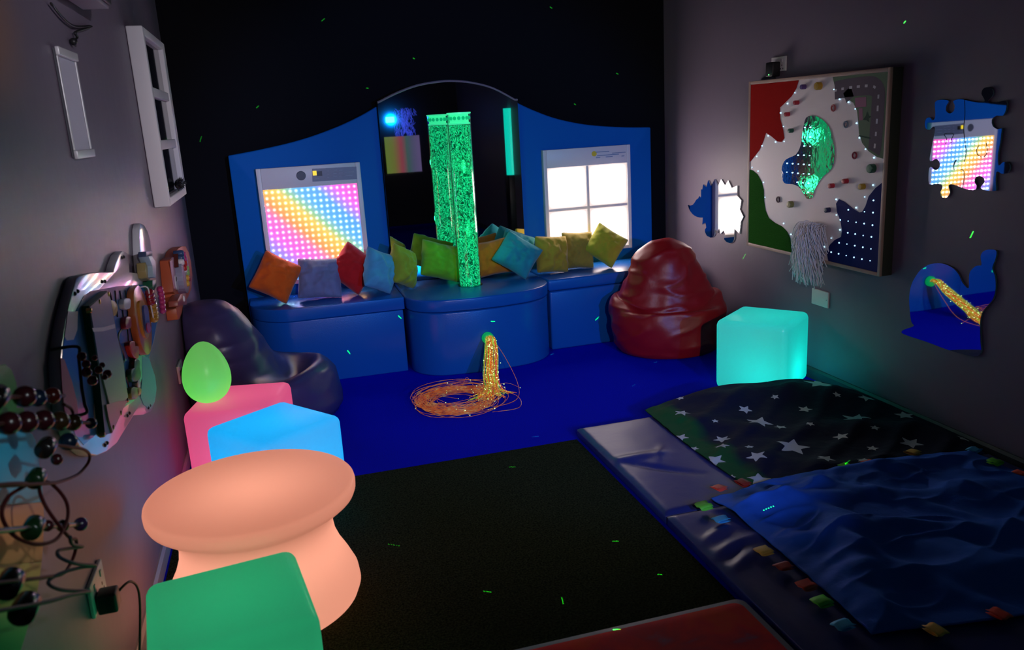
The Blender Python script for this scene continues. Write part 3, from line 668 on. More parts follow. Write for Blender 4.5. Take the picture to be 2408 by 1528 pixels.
# ================================================================== floor mats, tile, blankets
def g2(x, y, ax, ay, bx, by, wd):
    """gaussian ridge along segment a-b"""
    dx, dy = bx-ax, by-ay; L2 = dx*dx+dy*dy; tt = max(0, min(1, ((x-ax)*dx+(y-ay)*dy)/L2)); px, py = ax+tt*dx, ay+tt*dy
    return math.exp(-((x-px)**2+(y-py)**2)/(wd*wd))*math.sin(PI*min(1, max(0, 0.1+0.8*tt)))
def floor_mat(label, x0, x1, y0, y1, creases, seed):
    H = 0.05; t = thing('floor_mat', label, 'mat', ((x0+x1)/2, (y0+y1)/2, 0), 0, 'folding blue floor mats')
    bm = B(); nx, ny = 150, 90; V = []
    for i in range(nx+1):
        row = []
        for j in range(ny+1):
            x = x0+(x1-x0)*i/nx; y = y0+(y1-y0)*j/ny
            e = min(x-x0, x1-x, y-y0, y1-y); k = min(1, e/0.03)
            z = H-0.012*(1-k)**2+0.004*k*noise.noise(Vector((x*4+seed, y*4, 0)))
            for (a, b_, c, d, wd, h) in creases: z += k*h*g2(x, y, a, b_, c, d, wd)
            row.append(bm.verts.new((x, y, z)))
        V.append(row)
    for i in range(nx):
        for j in range(ny): bm.faces.new((V[i][j], V[i+1][j], V[i+1][j+1], V[i][j+1]))
    obj('cover', bm, M['mattop'], t, smooth=True)
    obj('side_band', box(B(), x0, x1, y0, y1, 0.001, H-0.0125), M['sideband'], t, bevel=0.006)
    return t
M['sideband'] = mat('mat_side_vinyl', (0.015, 0.035, 0.26), 0.4)
c1 = [(1.2012,3.0437),(1.4977,3.039),(1.2838,3.0081),(1.5254,2.7887),(1.5125,3.1103),(1.4066,2.9552)]
c2 = [(1.2716,2.2945),(1.4133,2.3679),(1.269,2.2042),(1.4755,2.2764),(1.2724,2.1031),(1.3931,2.1847),(1.2547,2.152),(1.4117,2.2541)]
floor_mat('far blue vinyl floor mat under the starry blanket', 1.238, 2.70, 2.535, 3.475, [(*c1[0], *c1[1], 0.03, 0.010), (*c1[2], *c1[3], 0.022, -0.010), (*c1[4], *c1[5], 0.025, 0.006)], 1.0)
floor_mat('near blue vinyl floor mat under the tagged blue blanket', 1.238, 2.70, 1.36, 2.525, [(*c2[0], *c2[1], 0.025, 0.012), (*c2[2], *c2[3], 0.028, 0.016), (*c2[4], *c2[5], 0.02, 0.012), (*c2[6], *c2[7], 0.018, -0.010)], 5.0)

# red liquid floor tile
def tile_mat():
    m = bpy.data.materials.new('red_gel_tile'); m.use_nodes = True; nt = m.node_tree; N = nt.nodes; L = nt.links
    b = N['Principled BSDF']; tc = N.new('ShaderNodeTexCoord'); n1 = N.new('ShaderNodeTexNoise'); n1.inputs['Scale'].default_value = 5; n1.inputs['Detail'].default_value = 6; n1.inputs['Distortion'].default_value = 0.6
    L.new(tc.outputs['Object'], n1.inputs[0]); r = ramp(N, [(0.30, (0.95, 0.08, 0.01)), (0.45, (0.95, 0.03, 0.03)), (0.56, (0.72, 0.03, 0.05)), (0.66, (0.32, 0.12, 0.22)), (0.8, (0.36, 0.22, 0.36))])
    L.new(n1.outputs['Fac'], r.inputs[0]); L.new(r.outputs[0], b.inputs['Base Color']); b.inputs['Roughness'].default_value = 0.7; b.inputs['Specular IOR Level'].default_value = 0.15; return m
t = thing('liquid_floor_tile', 'red gel-filled floor tile with grey rim on the dark rug at the bottom edge', 'floor tile', (0.9, 1.65, 0.016))
def rrect(x0, x1, y0, y1, r, n=6):
    out = []
    for cx, cy, a in ((x1-r, y1-r, 0), (x0+r, y1-r, 90), (x0+r, y0+r, 180), (x1-r, y0+r, 270)): out += arc(cx, cy, r, r, a, a+90, n)
    return out
obj('rim', prism(B(), rrect(0.42, 1.222, 1.18, 1.985, 0.03), 0.0165, 0.030, 'Z'), mat('tile_rim', (0.30, 0.28, 0.33), 0.5), t, bevel=0.003)
obj('gel_pad', prism(B(), rrect(0.44, 1.202, 1.20, 1.965, 0.03), 0.030, 0.0335, 'Z'), tile_mat(), t, bevel=0.002)

def resample(pts, n):
    P = smooth_path([tuple(p)+((0,) if len(p) == 2 else ()) for p in pts], 8); L = [0]
    for i in range(1, len(P)): L.append(L[-1]+(P[i]-P[i-1]).length)
    out = []; k = 0
    for i in range(n+1):
        s = L[-1]*i/n
        while k < len(L)-2 and L[k+1] < s: k += 1
        f = (s-L[k])/max(1e-9, L[k+1]-L[k]); out.append(P[k].lerp(P[k+1], min(1, max(0, f))))
    return out
def coons(left, right, bottom, top, nu, nv):
    l, r_, b_, t_ = resample(left, nv), resample(right, nv), resample(bottom, nu), resample(top, nu)
    G = []
    for i in range(nu+1):
        u = i/nu; row = []
        for j in range(nv+1):
            v = j/nv
            row.append((1-v)*b_[i]+v*t_[i]+(1-u)*l[j]+u*r_[j]-((1-u)*(1-v)*b_[0]+u*(1-v)*b_[nu]+(1-u)*v*t_[0]+u*v*t_[nu]))
        G.append(row)
    return G
def cloth_grid(G, zf, thick=0.006):
    bm = B(); nu, nv = len(G)-1, len(G[0])-1; V = []
    for i in range(nu+1):
        V.append([bm.verts.new((p.x, p.y, zf(p.x, p.y, i/nu, j/nv))) for j, p in enumerate(G[i])])
    for i in range(nu):
        for j in range(nv): bm.faces.new((V[i][j], V[i+1][j], V[i+1][j+1], V[i][j+1]))
    return bm
def fold(x, y, s, dirx, diry, freq):
    a = (x*dirx+y*diry)*freq+2.0*noise.noise(Vector((x*2.2+s, y*2.2, s)))
    return 0.5+0.5*math.sin(a)
# starry blanket
sl = [(1.6254,2.6015),(1.61,2.7672),(1.6062,2.9737),(1.6068,3.3019),(1.6115,3.5124)]
st0 = [(1.6115,3.5124)]; st1 = [(1.8077,3.5207)]; st2 = [(2.0489,3.5277)]; st3 = [(2.2351,3.4756),(2.4791,3.4885)]; st4 = [(2.6792,3.3358)]
srt = [(2.5948,2.4546),(2.7,2.6381)]+[(2.7043,3.0366)]
top = st0+st1+st2+st3+st4
bot = [(1.622,2.596),(1.7675,2.5595),(2.0455,2.5433),(2.3361,2.5298)]+[(2.5948,2.4546)]
G = coons(sl, srt+st4, bot, top, 190, 150)
def z_star(x, y, u, v):
    z = 0.060+0.072*max(0, min(1, (v-0.55)/0.45))**1.3*math.sin(PI*min(1, max(0, u*0.92+0.04)))
    e = min(u, 1-u, v, 1-v); k = min(1, e/0.08)
    z += k*(0.016*fold(x, y, 1.0, 5.0, 9.0, 1.7)**2+0.011*fold(x, y, 4.0, -7, 10, 2.6)**3+0.012*noise.noise(Vector((x*5, y*5, 2))))
    z += 0.004*noise.noise(Vector((x*22, y*22, 3)))*(1 if u < 0.15 else 0.3)
    return z
STARS = [(1.7259,3.345,9),(2.0234,3.2782,8),(2.0071,3.132,14),(2.5261,3.4065,17),(2.29,3.1874,8),(2.2071,3.3108,5),(2.0694,3.0571,7),(1.7721,3.0554,9),(1.7169,2.9631,8),(1.6245,2.8545,10),(1.7842,2.7948,10),(1.8207,2.9123,5),(1.9923,2.8471,16),(1.8223,3.2037,4),(2.7639,3.36,10),(2.6345,3.1856,9),(2.4407,3.0187,15),(2.6697,2.9689,10),(2.7462,3.1198,6),(2.5134,3.2491,5),(2.2376,2.8538,8),(2.4687,2.6986,11),(2.4202,2.8652,5),(2.1877,3.0038,5),(2.0337,2.682,9),(2.2857,2.7131,6),(1.6905,2.6276,11),(1.6103,3.1383,9),(2.2772,3.5399,15),(2.0221,3.5649,6),(1.6095,3.0102,5),(1.6045,2.6986,5),(2.6681,3.5702,6),(2.1545,2.6064,6),(2.694,2.6455,7),(1.8004,3.5067,5)]
def star_sd(x, y):
    best = -1
    for (sx, sy, sp) in STARS:
        R = sp*0.0047
        dx, dy = x-sx, y-sy
        if abs(dx) > R*1.3 or abs(dy) > R*1.3: continue
        r = math.hypot(dx, dy); a = (math.atan2(dy, dx)+sx*9) % (2*PI/5); a = abs(a-PI/5)
        # five-point star boundary
        ro, ri = R, R*0.45
        A = (ro*math.cos(PI/5), ro*math.sin(PI/5)); Bq = (ri, 0.0)
        px, py = r*math.cos(a), r*math.sin(a)
        cr = (A[0]-Bq[0])*(py-Bq[1])-(A[1]-Bq[1])*(px-Bq[0])
        best = max(best, cr/math.hypot(A[0]-Bq[0], A[1]-Bq[1])*120)
    return max(-1, min(1, best))
def star_mat():
    m = bpy.data.materials.new('starry_fabric'); m.use_nodes = True; nt = m.node_tree; N = nt.nodes; L = nt.links
    b = N['Principled BSDF']; b.inputs['Roughness'].default_value = 0.85; b.inputs['Specular IOR Level'].default_value = 0.2
    at = N.new('ShaderNodeAttribute'); at.attribute_name = 'star'; at2 = N.new('ShaderNodeAttribute'); at2.attribute_name = 'hem'
    gt = math_node(nt, 'GREATER_THAN', at.outputs['Fac'], 0.0)
    m1 = N.new('ShaderNodeMix'); m1.data_type = 'RGBA'; L.new(at2.outputs['Fac'], m1.inputs['Factor']); m1.inputs['A'].default_value = (0.012, 0.014, 0.040, 1); m1.inputs['B'].default_value = (0.012, 0.11, 0.030, 1)
    m2 = N.new('ShaderNodeMix'); m2.data_type = 'RGBA'; L.new(gt, m2.inputs['Factor']); L.new(m1.outputs['Result'], m2.inputs['A']); m2.inputs['B'].default_value = (0.75, 0.75, 0.76, 1)
    L.new(m2.outputs['Result'], b.inputs['Base Color'])
    tc = N.new('ShaderNodeTexCoord'); n1 = N.new('ShaderNodeTexNoise'); n1.inputs['Scale'].default_value = 30; L.new(tc.outputs['Object'], n1.inputs[0])
    bp = N.new('ShaderNodeBump'); bp.inputs['Strength'].default_value = 0.3; bp.inputs['Distance'].default_value = 0.01; L.new(n1.outputs['Fac'], bp.inputs['Height']); L.new(bp.outputs[0], b.inputs['Normal'])
    return m
G = coons(sl, srt+st4, bot, top, 340, 260)
bm = cloth_grid(G, z_star); bm.verts.ensure_lookup_table()
stv = [star_sd(v.co.x, v.co.y) for v in bm.verts]
nvv = len(G[0])
hem = [max(0.0, min(1.0, (0.13-(i//nvv)/(len(G)-1)+0.04*noise.noise(Vector((v.co.x*8, v.co.y*8, 0))))/0.05)) for i, v in enumerate(bm.verts)]
o = obj('blanket', bm, star_mat(), smooth=True)
a = o.data.attributes.new('star', 'FLOAT', 'POINT'); a.data.foreach_set('value', stv)
a = o.data.attributes.new('hem', 'FLOAT', 'POINT'); a.data.foreach_set('value', hem)
md = o.modifiers.new('solid', 'SOLIDIFY'); md.thickness = 0.004; md.offset = -1
tag(o, 'navy blanket printed with white stars, green hem, spread over the far floor mat', 'blanket')

# blue tagged blanket
bl = [(1.431,1.6607),(1.4426,1.8608),(1.4533,2.0928),(1.4527,2.3485),(1.4311,2.5445)]
bt_ = [(1.4212,2.5268),(1.5521,2.5418),(1.6856,2.5784),(1.9592,2.5856),(2.2734,2.5767),(2.6064,2.5168)]
G = coons(bl, [(2.62, 1.52), (2.64, 2.0), bt_[-1]], [bl[0], (1.8, 1.60), (2.2, 1.55), (2.62, 1.52)], bt_, 210, 170)
def z_tag(x, y, u, v):
    z = 0.062; e = min(u, 1-u, v, 1-v); k = min(1, e/0.07)
    for (q0, q1, wd, h) in RIDGE: z += h*g2(x, y, *q0, *q1, wd)
    z += k*(0.020*fold(x, y, 7.0, 3.0, 12.0, 1.9)**3+0.014*fold(x, y, 2.0, 9, 5, 2.6)**4+0.016*noise.noise(Vector((x*4.5, y*4.5, 9)))+0.012*(1-abs(noise.noise(Vector((x*3.5+4, y*7, 1)))))**6)
    z += 0.010*max(0, v-0.85)/0.15
    z += 0.005*noise.noise(Vector((x*20, y*20, 5)))*(1 if u < 0.16 or v > 0.85 else 0.35)
    return max(0.062, z)
rp = [(1.7614,2.2701),(1.5272,1.761),(1.7377,2.204),(2.024,1.7399),(1.407,2.4163),(1.8457,2.3829),(1.563,2.4437),(1.9376,2.5059),(1.7776,2.1776),(2.1909,1.9291)]
RIDGE = [(rp[0], rp[1], 0.08, 0.055), (rp[2], rp[3], 0.07, 0.030), (rp[4], rp[5], 0.06, 0.028), (rp[6], rp[7], 0.035, 0.030), (rp[8], rp[9], 0.04, 0.02)]
t = thing('tagged_blanket', 'plain royal blue blanket with coloured ribbon tags, crumpled over the near floor mat', 'blanket', (1.95, 2.05, 0.05))
o = obj('blanket_cloth', cloth_grid(G, z_tag), mat('royal_blue_fabric', (0.03, 0.16, 0.75), 0.75, spec=0.3, bump=(28, 0.3, 0.01)), t, smooth=True)
md = o.modifiers.new('solid', 'SOLIDIFY'); md.thickness = 0.004; md.offset = -1
TC = {'red': (0.95, 0.09, 0.05), 'maroon': (0.42, 0.03, 0.02), 'green': (0.20, 0.80, 0.06), 'sky': (0.08, 0.55, 0.95), 'gold': (0.85, 0.48, 0.08)}
TM = {k: mat('ribbon_'+k, v, 0.5) for k, v in TC.items()}
tags = [((1690,1151),'red'),((1747,1139),'maroon'),((1655,1194),'green'),((1695,1226),'sky'),((1795,1300),'gold'),((1842,1337),'maroon'),((1896,1382),'red'),((1932,1420),'green'),((1982,1476),'sky'),((2350,1450),'red'),((2200,1488),'gold'),((2145,1068),'gold'),((2040,1092),'red'),((2290,1062),'sky'),((2340,1090),'green'),((2400,1118),'red'),((1990,1101),'green')]
TP = [(1.5003,2.6092),(1.6081,2.6129),(1.3744,2.4963),(1.3786,2.3814),(1.397,2.1403),(1.4015,2.0344),(1.4028,1.9168),(1.393,1.8292),(1.3764,1.7115),(1.8081,1.6033),(1.5927,1.6049),(2.3839,2.5958),(2.1565,2.5827),(2.6219,2.5209),(2.6052,2.3987),(2.6037,2.2789),(2.0577,2.5847)]
cen = Vector((1.95, 2.05))
for (p, (_, cn)) in zip(TP, tags):
    # outward direction from the nearest blanket edge
    q = Vector(p)
    if cn and p[0] < 1.62 and p[1] < 2.5 and p[1] > 1.62: d = Vector((-1, -0.15))
    elif p[1] < 1.66: d = Vector((0.1, -1))
    elif p[0] > 2.5: d = Vector((1, 0.3))
    else: d = Vector((-0.25, 1))
    d.normalize(); n_ = Vector((-d.y, d.x)); bm = B()
    wd, ln = 0.022, 0.030; prev = None; rr_ = []
    for s in range(13):
        f = s/12; aa = f*PI
        off = -ln*0.9+ln*2*math.sin(aa)*0.9; z = 0.062+0.010*(1-math.cos(aa))*0.5+0.008*math.sin(aa*2.0+p[0]*30)*0.3+0.004
        pp = q+d*off; row = [bm.verts.new((pp.x+n_.x*wd*g, pp.y+n_.y*wd*g, z+0.003*math.sin(g*5+p[1]*20))) for g in (-1, -0.33, 0.33, 1)]
        if prev:
            for g in range(3): bm.faces.new((prev[g], prev[g+1], row[g+1], row[g]))
        prev = row
    oo = obj('ribbon_tag', bm, TM[cn], t, smooth=True, label={'red': 'red', 'maroon': 'dark red', 'green': 'lime green', 'sky': 'sky blue', 'gold': 'gold'}[cn]+' ribbon tag')
    md = oo.modifiers.new('solid', 'SOLIDIFY'); md.thickness = 0.0012

# ================================================================== right wall: sensory board
XF = 2.67
y0, y1, z0, z1 = 3.186, 4.338, 0.676, 1.6205
t = thing('sensory_board', 'large square activity board with coloured patches, tiny lights and a mirror on the right wall', 'activity board', (2.705, 3.76, 0.676))
fm = B(); fw = 0.018
for (a, b_, c, d) in ((y0, y0+fw, z0, z1), (y1-fw, y1, z0, z1), (y0+fw, y1-fw, z0, z0+fw), (y0+fw, y1-fw, z1-fw, z1)): box(fm, XF, XF+0.014, a, b_, c, d)
obj('wooden_frame', fm, mat('pale_wood', (0.52, 0.36, 0.29), 0.5, noise_col=(8, (0.46, 0.31, 0.25))), t, bevel=0.002)
obj('box_body', box(B(), XF+0.0145, 2.739, y0+0.002, y1-0.002, z0+0.002, z1-0.002), mat('board_side', (0.06, 0.065, 0.045), 0.7), t)
obj('white_face', box(B(), XF+0.006, XF+0.014, y0+fw, y1-fw, z0+fw, z1-fw), mat('white_face', (0.90, 0.79, 0.79), 0.5), t)
XP = XF+0.0025
def clampbox(poly): return [(max(y0+fw+0.001, min(y1-fw-0.001, a)), max(z0+fw+0.001, min(z1-fw-0.001, b_))) for a, b_ in poly]
red = [(4.3543,1.6208),(3.8685,1.6146),(3.887,1.5631),(3.9279,1.5238),(3.9994,1.4845),(4.0314,1.4685),(4.0262,1.4087),(3.9967,1.3487),(3.9842,1.3062),(4.0091,1.287),(4.0441,1.2884),(4.0994,1.3141),(4.1604,1.3358),(4.1863,1.2867),(4.2257,1.2366),(4.3423,1.1689)]
grn = [(4.3586,1.1234),(4.2891,1.1198),(4.2376,1.0991),(4.1951,1.06),(4.1719,1.0158),(4.1667,0.9518),(4.1484,0.898),(4.1144,0.8596),(4.0495,0.8387),(3.9866,0.8273),(3.9397,0.8056),(3.9048,0.7695),(3.889,0.6822),(4.365,0.6738)]
blu = [(3.1933,1.1138),(3.2501,1.0846),(3.2911,1.0442),(3.3098,0.9971),(3.3305,0.9684),(3.3531,0.9624),(3.4009,0.9776),(3.4626,1.0039),(3.5062,1.0138),(3.526,0.9907),(3.5144,0.9475),(3.4871,0.9099),(3.4717,0.8632),(3.4757,0.8304),(3.5244,0.8083),(3.561,0.7788),(3.5847,0.7423),(3.5678,0.6775),(3.175,0.6765)]
rod = [(3.5898,1.6173),(3.1872,1.6195),(3.1912,1.2209),(3.2502,1.2285),(3.3066,1.2528),(3.3536,1.289),(3.3795,1.3335),(3.3894,1.3928),(3.4006,1.4374),(3.4295,1.4752),(3.4775,1.4954),(3.5317,1.5049),(3.5643,1.5403)]
mir = [(3.8021,1.3976),(3.7758,1.4175),(3.716,1.4191),(3.6495,1.3958),(3.5963,1.3562),(3.5679,1.3018),(3.552,1.2472),(3.5579,1.184),(3.5837,1.1512),(3.6333,1.1206),(3.6707,1.086),(3.702,1.0471),(3.7199,1.0041),(3.7675,0.9987),(3.8042,1.0318),(3.8409,1.055),(3.892,1.0645),(3.9663,1.0662),(3.9949,1.1022),(3.993,1.1592),(3.957,1.1951),(3.8706,1.2232),(3.8306,1.2743),(3.8195,1.3323)]
obj('red_patch', prism(B(), clampbox(red), XP, XF+0.007, 'X'), mat('red_felt', (0.42, 0.010, 0.008), 0.95, spec=0.1, bump=(300, 0.5)), t, label='red felt patch')
obj('green_patch', prism(B(), clampbox(grn), XP, XF+0.007, 'X'), mat('green_turf', (0.015, 0.14, 0.008), 0.95, spec=0.1, bump=(300, 1.0)), t, label='green turf patch')
obj('blue_patch', prism(B(), clampbox(blu), XP, XF+0.007, 'X'), mat('blue_felt', (0.010, 0.018, 0.14), 0.8, spec=0.2), t, label='dark blue patch dotted with lights')
rm = obj('road_patch', prism(B(), clampbox(rod), XP, XF+0.007, 'X'), mat('map_green', (0.14, 0.22, 0.13), 0.8), t, label='printed road map patch')
mm = mat('rippled_mirror', (0.72, 0.76, 0.76), 0.03, metal=1.0, bump=(30, 0.035, 0.02))
obj('mirror_patch', prism(B(), [Vector((a, b_)) for a, b_ in smooth_poly(mir, 3)], XP, XF+0.007, 'X'), mm, t, label='wavy-edged mirror in the middle')
# printed road
def ribbon(bm, path, wd, x):
    P = [Vector((a, b_)) for a, b_ in path]; prev = None
    for i, p in enumerate(P):
        d = (P[min(i+1, len(P)-1)]-P[max(0, i-1)]).normalized(); n_ = Vector((-d.y, d.x))*wd/2
        cur = (bm.verts.new((x, p.x+n_.x, p.y+n_.y)), bm.verts.new((x, p.x-n_.x, p.y-n_.y)))
        if prev: bm.faces.new((prev[0], prev[1], cur[1], cur[0]))
        prev = cur
    return bm
rp_ = [(3.5689,1.5368),(3.4736,1.5451),(3.3272,1.5476),(3.2798,1.5359),(3.26,1.511),(3.2588,1.47),(3.2604,1.377),(3.2654,1.2757),(3.2723,1.2499)]
rp_ = [(v.x, v.y) for v in smooth_path([(a, b_, 0) for a, b_ in rp_], 6)]
obj('road', ribbon(B(), rp_, 0.085, XP-0.0006), mat('print_road', (0.13, 0.10, 0.13), 0.8), rm)
obj('road', ribbon(B(), [(3.4789,1.5365),(3.4524,1.4909)], 0.06, XP-0.0006), bpy.data.materials['print_road'], rm)
pw = mat('print_white', (0.70, 0.68, 0.72), 0.8); dash = []
tot = 0
for i in range(len(rp_)-1):
    a = Vector(rp_[i]); b_ = Vector(rp_[i+1]); L_ = (b_-a).length
    n_ = max(1, int(L_/0.005))
    for s in range(n_):
        tot += L_/n_
        on = (tot % 0.055) < 0.026
        if on: dash.append(a.lerp(b_, s/n_))
        elif len(dash) > 1: obj('road_dash', ribbon(B(), dash, 0.012, XP-0.0011), pw, rm); dash = []
        else: dash = []
bm = B()
for pl_ in ([(3.4182,1.497),(3.3401,1.4991),(3.3356,1.4542),(3.4118,1.4525)], [(3.3887,1.4483),(3.3619,1.4497),(3.3555,1.394),(3.3824,1.3928)]):
    bm.faces.new([bm.verts.new((XP-0.0008, a, b_)) for a, b_ in pl_])
obj('printed_houses', bm, mat('print_pink', (0.36, 0.16, 0.24), 0.8), rm)
bm = B()
tr = [(3.3298,1.4346),(3.3173,1.4139),(3.2995,1.41),(3.3162,1.3993),(3.3097,1.3847),(3.3312,1.3938),(3.3545,1.3962),(3.337,1.4129)]; bm.faces.new([bm.verts.new((XP-0.0008, a, b_)) for a, b_ in tr])
obj('printed_tree', bm, mat('print_dark_green', (0.02, 0.07, 0.04), 0.8), rm); bm = B()
tr = [(3.3777,1.3261),(3.2967,1.3155),(3.2962,1.3082),(3.3772,1.3201)]; bm.faces.new([bm.verts.new((XP-0.0008, a, b_)) for a, b_ in tr])
obj('printed_hedge', bm, bpy.data.materials['print_dark_green'], rm)
LED = [(3.8945,1.5404),(3.958,1.4875),(4.0184,1.4403),(3.9897,1.3685),(4.1342,1.3183),(4.0607,1.2855),(3.9804,1.2892),(4.1921,1.2624),(4.2445,1.2024),(4.2916,1.1383),(4.2283,1.1199),(4.1718,1.0588),(4.1526,0.976),(3.966,0.8459),(3.8957,0.7929),(3.5754,1.5423),(3.5298,1.4949),(3.4633,1.4785),(3.4126,1.4467),(3.3986,1.3805),(3.3735,1.3134),(3.328,1.2619),(3.2669,1.2244),(3.264,1.0986),(3.3174,1.04),(3.3744,0.9839),(3.5247,1.0125),(3.5185,0.9351),(3.486,0.9141),(3.4864,0.8642),(3.5513,0.8148),(3.6043,0.7631),(3.2543,1.0283),(3.3123,0.9702),(3.2533,0.9718),(3.4288,0.969),(3.3683,0.9143),(3.3106,0.9142),(3.2523,0.9127),(3.4264,0.9139),(3.425,0.8566),(3.3702,0.8568),(3.3133,0.8565),(3.2557,0.8571),(3.4874,0.7991),(3.4283,0.8003),(3.3696,0.8),(3.3113,0.7998),(3.2549,0.7996),(3.5459,0.7436),(3.4875,0.7435),(3.4295,0.7427),(3.3715,0.7422),(3.3141,0.7418),(3.2563,0.7426),(3.7989,1.3626),(3.7526,1.3633),(3.7993,1.3143),(3.7514,1.3146),(3.8009,1.2681),(3.7503,1.2674),(3.8506,1.2196),(3.7999,1.221),(3.7517,1.2205),(3.9471,1.174),(3.8972,1.174),(3.8468,1.1734),(3.799,1.1736),(3.7521,1.1728),(3.9481,1.1264),(3.8965,1.1263),(3.8474,1.1252),(3.7994,1.1249),(3.7521,1.1256),(3.8508,1.0783),(3.8026,1.0784),(3.7539,1.0788),(3.7539,1.0311)]
ledm = mat('board_led', (0.4, 0.6, 0.8), 0.3, emit=(0.45, 0.75, 1.0), es=1.6)
lb = ball(B(), (0, 0, 0), 0.0042, 8); lme = obj('led', lb, ledm, t, world=False)
loc0 = Vector((2.705, 3.76, 0.676))
for k, (a, b_) in enumerate(LED):
    o = lme if k == 0 else lme.copy()
    if k: COL.objects.link(o)
    o.location = Vector((XF+0.001, a, b_))-loc0; o.scale = (1, 1, 1) if k % 3 else (0.75, 0.75, 0.75)
KN = [(3.8128,1.5665,14,'purple'),(3.6889,1.5644,22,'mustard'),(3.869,1.4895,13,'crimson'),(3.9481,1.432,13,'crimson'),(3.9109,1.347,13,'bottle'),(3.8973,0.9568,20,'olive'),(3.5798,0.9548,15,'navy'),(3.5567,1.0778,14,'crimson'),(3.4524,1.1068,14,'crimson'),(3.3308,1.088,16,'mustard'),(3.2714,1.175,24,'bottle')]
KC = {'purple': (0.10, 0.05, 0.22), 'mustard': (0.50, 0.30, 0.03), 'crimson': (0.45, 0.02, 0.04), 'bottle': (0.01, 0.09, 0.05), 'olive': (0.22, 0.20, 0.06), 'navy': (0.02, 0.02, 0.08)}
KM = {k: mat('knob_'+k, v, 0.35) for k, v in KC.items()}
for (a, b_, s, cn) in KN:
    r = s*0.00088
    obj('knob', lathe(B(), [(0, -0.024), (r*0.9, -0.023), (r, -0.019), (r, 0.002), (0, 0.002)], 20, (XF+0.004, a, b_), 'X'), KM[cn], t, smooth=False, label={'purple': 'purple', 'mustard': 'mustard', 'crimson': 'red', 'bottle': 'dark green', 'olive': 'olive', 'navy': 'navy'}[cn]+' peg knob')
RG = [(3.5742,1.4549,0),(3.4733,1.3753,1),(3.4023,1.2306,2),(4.0221,0.9729,3)]
for (a, b_, k) in RG: obj('ring', torus(B(), (XF+0.001, a, b_), 0.014, 0.004, 'X'), mat('ring_paint', [(0.40, 0.08, 0.09), (0.18, 0.22, 0.30), (0.28, 0.02, 0.05), (0.06, 0.02, 0.03)][k], 0.4), t, smooth=True)
# shaggy yarn tassel
bm = B(); sc = [(3.6781,0.8428),(3.6698,0.5614)]
cy, cz = sc[0]; zb = sc[1][1]
for k in range(1300):
    a = random.uniform(0, 2*PI); rr = math.sqrt(random.random()); f = random.random()**0.8   # f: how far down the tassel the strand springs from
    half = 0.094*(1-0.22*f)
    py = cy+half*rr*math.cos(a); pz = cz+0.042-f*(cz-zb-0.055)
    ln = random.uniform(0.05, 0.12); out = (0.03+0.055*math.sin(PI*min(1, 0.25+0.6*f)))*random.uniform(0.5, 1.05)*(1-0.5*(rr*math.cos(a))**2)
    d = random.gauss(0, 0.022)+(py-cy)*0.35; x0_ = XF-out*0.6
    cu = [random.gauss(0, 0.007) for _ in range(6)]
    pts = [(x0_+0.02, py, pz), (XF-out, py+d*0.3+cu[0], pz-ln*0.1+abs(cu[1])), (XF-out-0.006+cu[2]*0.5, py+d*0.7+cu[3], pz-ln*0.5), (XF-out+cu[4]*0.5, py+d+cu[5], pz-ln)]
    if pts[-1][2] > z0-0.01: pts = [(min(q[0], XF-0.003), q[1], q[2]) for q in pts]
    tube(bm, smooth_path(pts, 3), 0.0022, 4)
obj('yarn_tassel', bm, M['pile'], t, smooth=True, kind='stuff', label='shaggy pale grey yarn tassel hanging over the lower edge')

# acrylic mirrors on the right wall
def acrylic(name, label, poly, smooth_k=0):
    tt = thing(name, label, 'wall mirror', (2.738, sum(p[0] for p in poly)/len(poly), min(p[1] for p in poly)))
    p2 = smooth_poly(poly, smooth_k) if smooth_k else poly
    obj('acrylic_backing', prism(B(), p2, 2.7335, 2.7395, 'X'), M['acr_edge'], tt)
    obj('mirror_face', prism(B(), p2, 2.7315, 2.7335, 'X'), M['mirror_acr'], tt)
    return tt
acrylic('hedgehog_mirror', 'hedgehog-shaped mirror with spiky back on the right wall above the red bean bag', [(5.1935,0.8406),(5.159,0.8382),(5.1211,0.8466),(5.0945,0.8651),(5.0723,0.885),(5.0427,0.8979),(5.0339,0.9092),(5.0245,0.9141),(5.0151,0.9054),(5.0052,0.907),(5.0053,0.9606),(4.9885,0.9583),(4.9765,0.994),(4.9315,0.9794),(4.9109,1.0256),(4.8728,0.99),(4.8255,1.0372),(4.7846,0.9955),(4.7452,1.0407),(4.6959,1.0026),(4.6583,1.037),(4.6173,0.9927),(4.5513,1.0115),(4.55,0.9516),(4.5038,0.9243),(4.5206,0.8694),(4.4787,0.8278),(4.5067,0.7956),(4.5201,0.7165),(4.5787,0.7448),(4.5803,0.6978),(4.5849,0.6738),(4.6034,0.6528),(4.6351,0.6443),(4.6743,0.6473),(4.7008,0.6594),(4.7074,0.679),(4.6881,0.6951),(4.7112,0.7182),(4.7476,0.6897),(4.7648,0.7241),(4.7948,0.6895),(4.8225,0.721),(4.8255,0.6788),(4.8425,0.6576),(4.8771,0.6497),(4.9266,0.6563),(4.9519,0.6783),(4.952,0.6961),(4.9343,0.7107),(4.9447,0.7433),(4.988,0.7261),(4.9806,0.7734),(5.0209,0.7694),(5.0576,0.7693),(5.0947,0.7741),(5.125,0.7829),(5.1555,0.7983),(5.1782,0.8162)])
